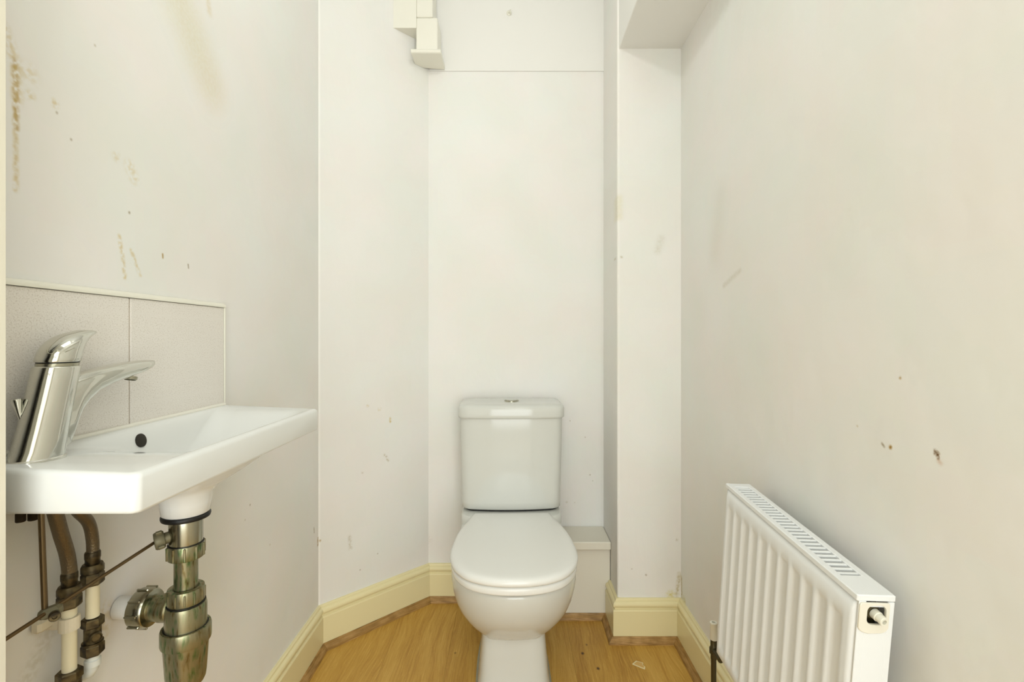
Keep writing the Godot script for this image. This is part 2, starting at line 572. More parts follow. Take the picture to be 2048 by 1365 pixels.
func make_wood() -> void:
	# one texture over the whole floor, 1 mm a pixel: x from -0.60, D from 0.8; each board has its own grain
	var w := 1152
	var h := 1024
	var fine := noise(0.09, 3, 3)
	var broad := noise(0.012, 3, 9)
	var data := PackedByteArray()
	data.resize(w * h * 3)
	var pale := Color(0.86, 0.70, 0.375)
	var mid := Color(0.775, 0.60, 0.275)
	var deep := Color(0.64, 0.455, 0.185)
	var tones := [0.00, 0.02, -0.03, 0.04, -0.06, 0.05, 0.0, 0.0]
	var knots := [Vector2(0.216, 1.488), Vector2(0.252, 1.42), Vector2(-0.175, 1.49), Vector2(0.235, 1.53)]
	for y in h:
		for x in w:
			var X := -0.60 + x * 0.001
			var D := 0.8 + y * 0.001
			var b := int(floor((X + 0.575) / 0.19))
			var wob := broad.get_noise_2d(x * 0.5 + b * 400, y * 0.16) * 20.0
			var fx := x + wob
			var t := fine.get_noise_2d(fx * 1.7 + b * 731, y * 0.045 + b * 91)
			var t2 := broad.get_noise_2d(fx * 1.6 + b * 517, y * 0.12 + b * 37)
			var t3 := fine.get_noise_2d(fx * 5.0 + b * 77, y * 0.16)
			var t4 := fine.get_noise_2d(fx * 3.2 + b * 211 + 900, y * 0.07 + 50)
			var k := 0.52 + 0.22 * t + 0.30 * t2 + 0.22 * t3 + (tones[clampi(b, 0, 7)] as float) * 1.5
			if t4 > 0.34:
				k += (t4 - 0.34) * 1.3
			k = clampf(k, 0.0, 1.0)
			var c := deep.lerp(mid, k * 2.0) if k < 0.5 else mid.lerp(pale, k * 2.0 - 1.0)
			var i := (y * w + x) * 3
			data[i] = int(c.r * 255); data[i + 1] = int(c.g * 255); data[i + 2] = int(c.b * 255)
	var im := Image.create_from_data(w, h, false, Image.FORMAT_RGB8, data)
	for kn in knots.size():
		var c := Vector2((knots[kn].x + 0.60) * 1000.0, (knots[kn].y - 0.8) * 1000.0)
		var r := 5.5 if kn < 2 else 4.0
		for y in range(int(c.y - 12), int(c.y + 13)):
			for x in range(int(c.x - 9), int(c.x + 10)):
				var q := Vector2((x - c.x) / 0.75, (y - c.y))
				var f := clampf(1.4 - q.length() / r + fine.get_noise_2d(x * 3.0, y * 3.0) * 0.5, 0.0, 1.0)
				var o := im.get_pixel(x, y)
				im.set_pixel(x, y, o.lerp(Color(0.24, 0.15, 0.06), f * (0.9 if kn < 2 else 0.5)))
	M.wood = mat(Color.WHITE, 0.38, 0.0, 0.4)
	M.wood.albedo_texture = ImageTexture.create_from_image(im)
	M.bead = mat(Color.WHITE, 0.4, 0.0, 0.4)
	M.bead.albedo_texture = coloured(noise_image(0.02, 256, 61, 4), ramp([[0.2, Color(0.53, 0.40, 0.21)], [0.5, Color(0.67, 0.52, 0.30)], [0.8, Color(0.76, 0.61, 0.39)]]))
	M.bead.uv1_triplanar = true
	M.bead.uv1_scale = Vector3(3, 30, 3)

# ---------------------------------------------------------------- room
func room_outline() -> PackedVector2Array:
	return PackedVector2Array([Vector2(LW, FD), C1, C2, Vector2(PIL.x, BW), PIL, Vector2(RW, PIL.y), Vector2(RW, FD)])

func build_room() -> void:
	var t := 0.10
	# floor slab with laminate boards laid on it
	var fl := Shape.new()
	fl.prism(PackedVector2Array([Vector2(LW - t, FD - 0.1), Vector2(LW - t, BW + t), Vector2(RW + t, BW + t), Vector2(RW + t, FD - 0.1)]), -0.12, -0.010)
	var floor_ := structure("floor", fl, mat(Color(0.25, 0.18, 0.10), 0.8), "oak-look laminate floor of wide boards running towards the toilet", "floor")
	var outline := room_outline()
	for i in 7:
		var a := -0.575 + 0.19 * (i - 1) + 0.0002
		var strip := PackedVector2Array([Vector2(a, FD - 0.05), Vector2(a + 0.1896, FD - 0.05), Vector2(a + 0.1896, 1.9), Vector2(a, 1.9)])
		for piece in Geometry2D.intersect_polygons(strip, outline):
			var s := Shape.new()
			s.prism(piece, -0.0095, 0.0)
			part("plank", s, M.wood, floor_, func(p: Vector3) -> Vector2: return Vector2((p.x + 0.60) / 1.152, (-p.z - 0.8) / 1.024))
	var ce := Shape.new()
	ce.prism(PackedVector2Array([Vector2(LW - t, FD - 0.1), Vector2(LW - t, BW + t), Vector2(RW + t, BW + t), Vector2(RW + t, FD - 0.1)]), CEIL, CEIL + 0.1)
	structure("ceiling", ce, M.ceiling, "plain white ceiling over the cloakroom", "ceiling")

	var uvd := func(p: Vector3) -> Vector2: return Vector2((-p.z - 0.28) * PXM / 1152.0, 1.0 - p.y * PXM / 2048.0)
	var wl := Shape.new()
	wl.prism(PackedVector2Array([Vector2(LW - t, FD - 0.1), Vector2(LW - t, C1.y + 0.05), C1, Vector2(LW, FD - 0.1)]), -0.01, CEIL)
	structure("wall_left", wl, M.wall_left, "cream painted left wall with yellow drip stains above the basin", "wall", uvd)
	var wc := Shape.new()
	wc.prism(PackedVector2Array([C1, Vector2(LW - t, C1.y + 0.05), Vector2(LW - t, BW + t), Vector2(C2.x - 0.04, BW + t), C2]), -0.01, CEIL)
	var adir := (C2 - C1).normalized()
	structure("wall_corner", wc, M.wall_corner, "angled cream wall between the left wall and the far wall", "wall", func(p: Vector3) -> Vector2: return Vector2((Vector2(p.x, -p.z) - C1).dot(adir) * PXM / 512.0, 1.0 - p.y * PXM / 2048.0))
	var wb := Shape.new()
	wb.prism(PackedVector2Array([C2, Vector2(C2.x - 0.04, BW + t), Vector2(PIL.x, BW + t), Vector2(PIL.x, BW)]), -0.01, CEIL)
	structure("wall_back", wb, M.wall_back, "cream far wall behind the toilet cistern", "wall", func(p: Vector3) -> Vector2: return Vector2((p.x + 0.4) * PXM / 896.0, 1.0 - p.y * PXM / 2048.0))
	var wp := Shape.new()
	wp.prism(PackedVector2Array([PIL + Vector2(0.004, 0), PIL + Vector2(0, 0.004), Vector2(PIL.x, BW + t), Vector2(RW, BW + t), Vector2(RW, PIL.y)]), -0.01, CEIL)
	structure("wall_pillar", wp, M.wall_pillar, "boxed-in cream pillar in the corner to the right of the toilet", "wall", func(p: Vector3) -> Vector2: return Vector2((p.x - 0.34 + (-p.z - 1.56) * 0.3) * PXM / 256.0, 1.0 - p.y * PXM / 2048.0))
	var wr := Shape.new()
	wr.prism(PackedVector2Array([Vector2(RW, FD - 0.1), Vector2(RW, BW + t), Vector2(RW + t, BW + t), Vector2(RW + t, FD - 0.1)]), -0.01, CEIL)
	structure("wall_right", wr, M.wall_right, "cream right wall with small brown plaster chips above the radiator", "wall", uvd)
	# front wall with the doorway behind the viewpoint, the door standing open into the room
	var wf := Shape.new()
	wf.prism(PackedVector2Array([Vector2(LW - t, FD - 0.1), Vector2(LW - t, FD), Vector2(-0.53, FD), Vector2(-0.53, FD - 0.1)]), -0.01, CEIL)
	wf.prism(PackedVector2Array([Vector2(0.53, FD - 0.1), Vector2(0.53, FD), Vector2(RW + t, FD), Vector2(RW + t, FD - 0.1)]), -0.01, CEIL)
	wf.prism(PackedVector2Array([Vector2(-0.53, FD - 0.1), Vector2(-0.53, FD), Vector2(0.53, FD), Vector2(0.53, FD - 0.1)]), 2.13, CEIL)
	structure("wall_front", wf, M.wall_plain, "cream wall round the doorway", "wall")
	var df := Node3D.new()
	df.name = "door_1"
	df.position = V(-0.52, 0, FD)
	add_child(df, true)
	df.set_meta("kind", "structure")
	df.set_meta("label", "edge of the open cream door at the left border, in front of the basin")
	df.set_meta("category", "door")
	for sx in [-1, 1]:
		var jm := Shape.new()
		jm.box(V(sx * 0.515, 1.05, FD - 0.05), Vector3(0.030, 2.10, 0.12), 0.003)
		part("jamb", jm, M.door_paint, df)
	var hd := Shape.new()
	hd.box(V(0, 2.115, FD - 0.05), Vector3(1.06, 0.030, 0.12), 0.003)
	part("head", hd, M.door_paint, df)
	var lf := Shape.new()
	lf.box(V(-0.5195, 1.02, (FD + 0.004 + 0.4815) / 2), Vector3(0.040, 2.02, 0.4815 - FD - 0.004), 0.003)
	var leaf := part("leaf", lf, M.door_paint, df)
	for q in [[0.55, 0.80], [1.50, 0.80]]:
		var pn := Shape.new()
		pn.box(V(-0.4985, q[0], 0.115), Vector3(0.005, q[1], 0.50), 0.002)
		part("panel", pn, M.door_paint, leaf)

	# hallway behind the viewpoint
	var hl := Shape.new()
	hl.prism(PackedVector2Array([Vector2(-1.0, FD - 0.1), Vector2(1.0, FD - 0.1), Vector2(1.0, HD), Vector2(-1.0, HD)]), -0.12, 0.0)
	structure("floor_hall", hl, mat(Color(0.74, 0.66, 0.54), 0.5), "pale wooden hallway floor outside the doorway", "floor")
	var hc := Shape.new()
	hc.prism(PackedVector2Array([Vector2(-1.0, FD - 0.1), Vector2(1.0, FD - 0.1), Vector2(1.0, HD), Vector2(-1.0, HD)]), CEIL, CEIL + 0.1)
	structure("ceiling_hall", hc, M.ceiling, "white hallway ceiling outside the doorway", "ceiling")
	for q in [["wall_hall_left", -1.1, -1.0, FD - 0.1, HD - 0.1], ["wall_hall_right", 1.0, 1.1, FD - 0.1, HD - 0.1], ["wall_hall_rear", -1.0, 1.0, HD, HD - 0.1]]:
		var s := Shape.new()
		s.prism(PackedVector2Array([Vector2(q[1], q[3]), Vector2(q[2], q[3]), Vector2(q[2], q[4]), Vector2(q[1], q[4])]), -0.01, CEIL)
		structure(q[0], s, M.wall_plain, "cream hallway wall outside the doorway", "wall")
	for q in [[-1.1, LW - t], [RW + t, 1.1]]:
		var s := Shape.new()
		s.prism(PackedVector2Array([Vector2(q[0], FD - 0.1), Vector2(q[0], FD), Vector2(q[1], FD), Vector2(q[1], FD - 0.1)]), -0.01, CEIL)
		structure("wall_hall_side", s, M.wall_plain, "cream hallway wall beside the doorway", "wall")

	# boxed beam along the top of the right wall, upper bulkhead, panel and corbelled post at the top left
	var be := Shape.new()
	be.slab(PackedVector2Array([Vector2(0.346, 1.9), Vector2(RW, 1.9), Vector2(RW, CEIL), Vector2(0.344, CEIL), Vector2(0.344, 1.902)]), FD, PIL.y)
	structure("trim_1", be, M.wall_plain, "boxed beam running along the top of the right wall to the pillar", "beam")
	var bh := Shape.new()
	bh.prism(PackedVector2Array([Vector2(-0.4155, 1.697), Vector2(-0.335, 1.697), Vector2(-0.335, 1.776)]), 2.055, CEIL)
	structure("trim_2", bh, M.cream_trim, "small bulkhead in the top left corner beside the cream post", "bulkhead")
	var up := Shape.new()
	up.slab(PackedVector2Array([Vector2(-0.305, 1.959), Vector2(PIL.x + 0.001, 1.959), Vector2(PIL.x + 0.001, CEIL), Vector2(-0.305, CEIL)]), 1.7965, BW - 0.001)
	structure("trim_3", up, M.wall_plain, "slightly raised panel across the top of the far wall", "panel")
	var po := thing("trim_4", "cream wooden post standing on a small rounded bracket board below the top edge", "post", V(-0.30, 1.90, 1.74))
	po.set_meta("kind", "structure")
	var p1 := Shape.new()
	p1.box(V(-0.2985, 2.035, 1.744), Vector3(0.075, 0.116, 0.088), 0.0025)
	part("post", p1, M.cream_trim, po)
	var p2 := Shape.new()
	p2.box(V(-0.3072, 2.272, 1.743), Vector3(0.0576, 0.356, 0.087), 0.0025)
	part("post", p2, M.cream_trim, po)
	var cp := PackedVector2Array([Vector2(-0.352, 1.697), Vector2(-0.249, 1.697), Vector2(-0.249, 1.795), Vector2(-0.326, 1.7835), Vector2(-0.352, 1.7575)])
	var cb := Shape.new()
	cb.prism(cp, 1.9630, 1.9795)
	cb.tube([V(-0.3525, 1.97125, 1.697), V(-0.30, 1.97125, 1.697), V(-0.2485, 1.97125, 1.697)], 0.0082, 16)
	part("bracket_board", cb, M.cream_trim, po)

	# boxed ledge right of the toilet
	var le := thing("trim_5", "low white boxed ledge between the toilet and the pillar", "ledge", V(0.19, 0, 1.74))
	le.set_meta("kind", "structure")
	var l1 := Shape.new()
	l1.box(V(0.194, 0.121, 1.7365), Vector3(0.289, 0.243, 0.125), 0.001)
	part("front_panel", l1, M.ledge, le)
	var l2 := Shape.new()
	l2.box(V(0.193, 0.2565, 1.728), Vector3(0.292, 0.028, 0.142), 0.003)
	part("top_board", l2, M.ledge, le)
	var l3 := Shape.new()
	l3.sweep(BEAD.map(func(q: Vector2) -> Vector2: return Vector2(q.x - 0.018, q.y)), Vector2(0.05, 1.6735), Vector2(0.322, 1.6735), Vector2(0, -1), Vector2(-1, -1))
	part("oak_bead", l3, M.bead, le)
	build_skirting()

const SKIRT := [Vector2(0, 0), Vector2(0.018, 0), Vector2(0.018, 0.0985), Vector2(0.0165, 0.1015), Vector2(0.0125, 0.1035), Vector2(0.0118, 0.1075), Vector2(0.0150, 0.1095), Vector2(0.0172, 0.1125), Vector2(0.0180, 0.1165), Vector2(0.0172, 0.1205), Vector2(0.0150, 0.1240), Vector2(0.0118, 0.1262), Vector2(0.0090, 0.1272), Vector2(0.0090, 0.1285), Vector2(0.0080, 0.1320), Vector2(0.0055, 0.1340), Vector2(0, 0.1340)]
const BEAD := [Vector2(0.018, 0), Vector2(0.0335, 0), Vector2(0.0335, 0.004), Vector2(0.0322, 0.0085), Vector2(0.0285, 0.0125), Vector2(0.0255, 0.0150), Vector2(0.0235, 0.0180), Vector2(0.0225, 0.0200), Vector2(0.018, 0.0200)]

func build_skirting() -> void:
	var runs := [
		["baseboard_left", Vector2(LW, 0.32), C1, "cream moulded skirting board along the left wall under the basin"],
		["baseboard_corner", C1, C2, "cream moulded skirting board along the angled wall"],
		["baseboard_back", C2, Vector2(0.049, BW), "short cream skirting board at the far wall left of the toilet"],
		["baseboard_pillar_side", Vector2(PIL.x, 1.672), PIL, "short cream skirting return on the left side of the pillar"],
		["baseboard_pillar", PIL, Vector2(RW, PIL.y), "cream moulded skirting board across the front of the pillar"],
		["baseboard_right", Vector2(RW, PIL.y), Vector2(RW, 0.32), "cream moulded skirting board along the right wall behind the radiator"],
	]
	var nrm := []
	for r in runs:
		var dir: Vector2 = (r[2] - r[1]).normalized()
		nrm.append(Vector2(dir.y, -dir.x))
	for i in runs.size():
		var r = runs[i]
		var m0: Vector2 = nrm[i]
		var m1: Vector2 = nrm[i]
		if i > 0 and runs[i - 1][2] == r[1]:
			m0 = (nrm[i] + nrm[i - 1]) / (1.0 + nrm[i].dot(nrm[i - 1]))
		if i < runs.size() - 1 and runs[i + 1][1] == r[2]:
			m1 = (nrm[i] + nrm[i + 1]) / (1.0 + nrm[i].dot(nrm[i + 1]))
		var n: Vector2 = nrm[i]
		var s := Shape.new()
		var dir: Vector2 = (r[2] - r[1]).normalized() * 0.0002
		s.sweep(SKIRT, r[1] + dir, r[2] - dir, m0, m1)
		var o := structure(r[0], s, M.cream_gloss, r[3], "skirting board")
		var b := Shape.new()
		b.sweep(BEAD, r[1] + dir, r[2] - dir, m0, m1)
		part("oak_bead", b, M.bead, o)

# ---------------------------------------------------------------- basin corner
func build_splashback() -> void:
	var o := thing("tile_splashback", "cream stone-look tile splashback with a white edge strip above the basin", "splashback", V(LW, 0.80, 0.757))
	for q in [[0.5085, 0.7555], [0.7585, 1.0035]]:
		var s := Shape.new()
		s.box(V(LW + 0.0045, 0.9305, (q[0] + q[1]) / 2), Vector3(0.007, 0.201, q[1] - q[0]), 0.0012)
		part("tile", s, M.tile, o)
	var g := Shape.new()
	g.box(V(LW + 0.003, 0.93, 0.756), Vector3(0.0045, 0.20, 0.49), 0.0004)
	part("grout", g, M.grout, o)
	var tr := Shape.new()
	var prof := []
	for i in 7:
		var a := PI / 2 * i / 6
		prof.append(Vector2(cos(a) * 0.0095, 1.0325 + sin(a) * 0.0085))
	prof.append(Vector2(0, 1.0325 + 0.0085))
	prof.append(Vector2(0, 1.0315))
	prof.append(Vector2(0.0095, 1.0315))
	tr.sweep(prof, Vector2(LW + 0.0005, 0.5), Vector2(LW + 0.0005, 1.008), Vector2(1, 0), Vector2(1, 0))
	part("top_strip", tr, M.edge_trim, o)
	var ts := Shape.new()
	ts.box(V(LW + 0.0050, 0.931, 1.0062), Vector3(0.0088, 0.203, 0.0045), 0.0014)
	part("side_strip", ts, M.edge_trim, o)
	var sl := Shape.new()
	sl.tube([V(LW + 0.0095, 0.8312, 0.53), V(LW + 0.0095, 0.8312, 0.75), V(LW + 0.0095, 0.8312, 1.002)], 0.0042, 10)
	part("silicone_bead", sl, M.silicone, o)

func basin_ring(x0: float, x1: float, d0: float, d1: float, r: float, y: float, back := 0.0) -> PackedVector3Array:
	var out := PackedVector3Array()
	for q in rr_outline(x1 - x0, d1 - d0, r, 9):
		var x: float = (x0 + x1) / 2 + q.x
		out.append(V(x, y + back * clampf((-0.545 - x) / 0.045, 0.0, 1.0), (d0 + d1) / 2 + q.y))
	return out

func build_basin() -> void:
	var o := thing("wash_basin", "small rectangular white ceramic basin hung on the left wall", "basin", V(LW, 0.70, 0.744))
	var x0 := LW + 0.0085
	var x1 := -0.401
	var s := Shape.new()
	var cx := -0.500
	var cd := 0.744
	var rings := []
	var circ := func(rx: float, rd: float, y: float, dd := 0.0, p := 2.0) -> PackedVector3Array:
		# same count and start as a rounded rectangle
		var out := PackedVector3Array()
		for q in rr_outline(2.0, 2.0, 0.999, 9):
			var a: float = q.angle()
			var cc := signf(cos(a)) * pow(absf(cos(a)), 2.0 / p)
			var ss := signf(sin(a)) * pow(absf(sin(a)), 2.0 / p)
			out.append(V(cx + cc * rx, y, cd + dd + ss * rd))
		return out
	# up the outlet boss, out under the bowl, round the slab, over the rim and down into the bowl
	rings.append(circ.call(0.0300, 0.0300, 0.7005))
	rings.append(circ.call(0.0322, 0.0322, 0.7020))
	rings.append(circ.call(0.0340, 0.0345, 0.7180))
	rings.append(circ.call(0.0365, 0.0380, 0.7330))
	rings.append(circ.call(0.0430, 0.0520, 0.7420, 0.004))
	rings.append(circ.call(0.0580, 0.0900, 0.7520, 0.015, 2.3))
	rings.append(circ.call(0.0720, 0.1260, 0.7640, 0.025, 2.6))
	rings.append(circ.call(0.0830, 0.1560, 0.7760, 0.035, 3.0))
	rings.append(circ.call(0.0860, 0.1640, 0.7790, 0.038, 3.4))
	rings.append(basin_ring(x0 + 0.004, x1 - 0.004, 0.523, 1.004, 0.009, 0.7785))
	rings.append(basin_ring(x0 + 0.001, x1 - 0.001, 0.520, 1.007, 0.009, 0.7797))
	rings.append(basin_ring(x0, x1, 0.519, 1.008, 0.009, 0.783))
	rings.append(basin_ring(x0, x1, 0.519, 1.008, 0.009, 0.8160, 0.008))
	rings.append(basin_ring(x0 + 0.0006, x1 - 0.0012, 0.5202, 1.0068, 0.009, 0.8195, 0.008))
	rings.append(basin_ring(x0 + 0.0022, x1 - 0.0038, 0.5228, 1.0042, 0.009, 0.8220, 0.008))
	rings.append(basin_ring(x0 + 0.004, x1 - 0.0075, 0.5265, 1.0000, 0.009, 0.8228, 0.008))
	# bowl
	rings.append(basin_ring(-0.5860, -0.4120, 0.560, 0.992, 0.026, 0.8227, 0.006))
	rings.append(basin_ring(-0.5842, -0.4140, 0.592, 0.980, 0.028, 0.8220, 0.004))
	rings.append(basin_ring(-0.5825, -0.4165, 0.622, 0.968, 0.030, 0.8198, 0.002))
	rings.append(basin_ring(-0.5810, -0.4190, 0.654, 0.956, 0.032, 0.8145))
	rings.append(basin_ring(-0.5795, -0.4215, 0.684, 0.943, 0.034, 0.8065))
	rings.append(basin_ring(-0.5775, -0.4240, 0.702, 0.930, 0.036, 0.7965))
	rings.append(basin_ring(-0.5745, -0.4275, 0.712, 0.912, 0.038, 0.7835))
	rings.append(basin_ring(-0.5690, -0.4330, 0.717, 0.888, 0.040, 0.7710))
	rings.append(basin_ring(-0.5600, -0.4410, 0.719, 0.850, 0.040, 0.7620))
	rings.append(basin_ring(-0.5480, -0.4540, 0.721, 0.810, 0.040, 0.7560))
	rings.append(basin_ring(-0.5220, -0.4780, 0.724, 0.768, 0.021, 0.7500))
	s.loft(rings, true, true, [8, 9, rings.size() - 1])
	part("bowl", s, M.basin_ceramic, o)
	var h := Shape.new()  # dark disc stands in for the shaded inside of the overflow
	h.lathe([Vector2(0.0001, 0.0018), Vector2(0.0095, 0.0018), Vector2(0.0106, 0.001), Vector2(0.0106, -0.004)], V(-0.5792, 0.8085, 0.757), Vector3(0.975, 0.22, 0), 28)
	part("overflow_disc", h, M.ceramic_shadow, o).set_meta("label", "dark disc painted as the shade inside the overflow hole")
	var wa := Shape.new()
	wa.lathe([Vector2(0.0001, 0.006), Vector2(0.012, 0.0055), Vector2(0.019, 0.003), Vector2(0.020, 0.0), Vector2(0.020, -0.004)], V(cx, 0.751, cd), Vector3.UP, 28)
	part("plug", wa, M.chrome, o)

func ell(c: Vector3, rx: float, rd: float, n := 28, tilt := 0.0) -> PackedVector3Array:
	var r := PackedVector3Array()
	for i in n:
		var a := TAU * i / n
		var dd := sin(a) * rd
		r.append(c + Vector3(cos(a) * rx, dd * tilt, -dd))
	return r

func build_tap() -> void:
	var X := -0.5620
	var o := thing("mixer_tap", "chrome single-lever mixer tap leaning over the basin", "tap", V(X, 0.822, 0.574))
	# leaning body
	var s := Shape.new()
	var rings := []
	for q in [[0.8225, 0.5735, 0.0228, 0.0305], [0.8262, 0.5738, 0.0228, 0.0305], [0.8275, 0.5740, 0.0216, 0.0288], [0.836, 0.5760, 0.0213, 0.0277], [0.86, 0.5815, 0.0210, 0.0262], [0.89, 0.5887, 0.0210, 0.0254], [0.915, 0.5948, 0.0210, 0.0250], [0.932, 0.5990, 0.0210, 0.0250], [0.9335, 0.5993, 0.0204, 0.0243], [0.9338, 0.5995, 0.0185, 0.0215]]:
		rings.append(ell(V(X, q[0], q[1]), q[2], q[3], 40, -0.02))
	s.loft(rings, true, true, [1, 2])
	part("body", s, M.chrome, o)
	var sp := Shape.new()
	rings = []
	for q in [[0.588, 0.912, 0.828, 0.0150], [0.600, 0.915, 0.829, 0.0155], [0.607, 0.9175, 0.833, 0.0158], [0.6105, 0.9185, 0.842, 0.0160], [0.6140, 0.9195, 0.853, 0.0162], [0.6190, 0.9208, 0.8665, 0.0164], [0.6296, 0.9235, 0.8815, 0.0166], [0.6455, 0.9262, 0.8945, 0.0166], [0.669, 0.9300, 0.9035, 0.0164], [0.690, 0.9328, 0.9085, 0.0160], [0.712, 0.9345, 0.9130, 0.0152], [0.732, 0.9350, 0.9172, 0.0138], [0.745, 0.9348, 0.9210, 0.0115], [0.752, 0.9345, 0.9245, 0.0088], [0.756, 0.9342, 0.9285, 0.0050], [0.757, 0.934, 0.9318, 0.0018]]:
		var r := PackedVector3Array()
		var cy: float = (q[1] + q[2]) / 2
		var hh: float = (q[1] - q[2]) / 2
		for i in 28:
			var a := TAU * i / 28
			var cc := signf(cos(a)) * pow(absf(cos(a)), 0.72)
			var ss := signf(sin(a)) * pow(absf(sin(a)), 0.72)
			r.append(V(X + cc * q[3], cy + ss * hh, q[0]))
		rings.append(r)
	sp.loft(rings, true, true, [rings.size() - 1])
	part("spout", sp, M.chrome, o)
	var ae := Shape.new()
	ae.lathe([Vector2(0.0085, 0.0), Vector2(0.0085, -0.004), Vector2(0.0070, -0.005), Vector2(0.0070, -0.002), Vector2(0.0001, -0.002)], V(X, 0.9115, 0.715), Vector3(0, 1, -0.25), 20)
	part("nozzle", ae, M.chrome_dull, o)
	var co := Shape.new()
	rings = []
	for q in [[0.9330, 0.5995, 0.0190, 0.0222], [0.9375, 0.6005, 0.0190, 0.0222], [0.9385, 0.6008, 0.0180, 0.0210]]:
		rings.append(ell(V(X, q[0], q[1]), q[2], q[3], 32))
	co.loft(rings, true, true, [1])
	part("collar", co, M.chrome_dull, o)
	var gp := Shape.new()
	gp.loft([ell(V(X, 0.9380, 0.6008), 0.0192, 0.0220, 32), ell(V(X, 0.9394, 0.6008), 0.0192, 0.0220, 32)])
	part("seal", gp, M.rubber, o)
	var ha := Shape.new()
	rings = []
	for q in [[0.9390, 0.6000, 0.0205, 0.0225], [0.9400, 0.6002, 0.0212, 0.0232], [0.9440, 0.6015, 0.0212, 0.0232], [0.9490, 0.6030, 0.0210, 0.0230], [0.9540, 0.6052, 0.0206, 0.0226], [0.9590, 0.6082, 0.0200, 0.0216], [0.9635, 0.6122, 0.0190, 0.0208], [0.9675, 0.6170, 0.0176, 0.0204], [0.9710, 0.6225, 0.0158, 0.0200], [0.9738, 0.6290, 0.0138, 0.0196], [0.9758, 0.6345, 0.0116, 0.0178], [0.9775, 0.6375, 0.0092, 0.0150], [0.9786, 0.6385, 0.0062, 0.0105], [0.9790, 0.6390, 0.0025, 0.0045]]:
		rings.append(ell(V(X, q[0], q[1]), q[2], q[3], 40))
	ha.loft(rings, true, true, [rings.size() - 1])
	var hm := part("handle", ha, M.chrome, o)
	# small raised mark on the handle: a shallow curl and a slanting stroke
	var em := Shape.new()
	var on := func(a: float, y: float) -> Vector3:
		var c := 0.6015 + (y - 0.944) * 0.30
		return V(X + sin(a) * 0.02145, y, c - cos(a) * 0.0235)
	var arc := []
	for i in 9:
		var t := PI * (0.95 + 1.05 * i / 8.0)
		arc.append(on.call(0.42 + cos(t) * 0.20, 0.9535 + sin(t) * 0.0042))
	em.tube(arc, 0.0005, 6)
	em.tube([on.call(0.98, 0.9515), on.call(1.15, 0.9535), on.call(1.34, 0.9560)], 0.0005, 6)
	part("emblem", em, M.chrome_dull, hm)
	# pop-up waste knob behind the body
	var kn := Shape.new()
	var top := V(-0.5745, 0.8965, 0.5625)
	var foot := V(-0.5672, 0.862, 0.5625)
	var ax := (top - foot).normalized()
	var L := top.distance_to(foot)
	kn.lathe([Vector2(0.0022, -0.016), Vector2(0.0022, L - 0.020), Vector2(0.0026, L - 0.018), Vector2(0.0052, L - 0.002), Vector2(0.0054, L), Vector2(0.0048, L + 0.0006), Vector2(0.0001, L + 0.0006)], foot, ax, 20)
	part("plug_knob", kn, M.chrome, o)

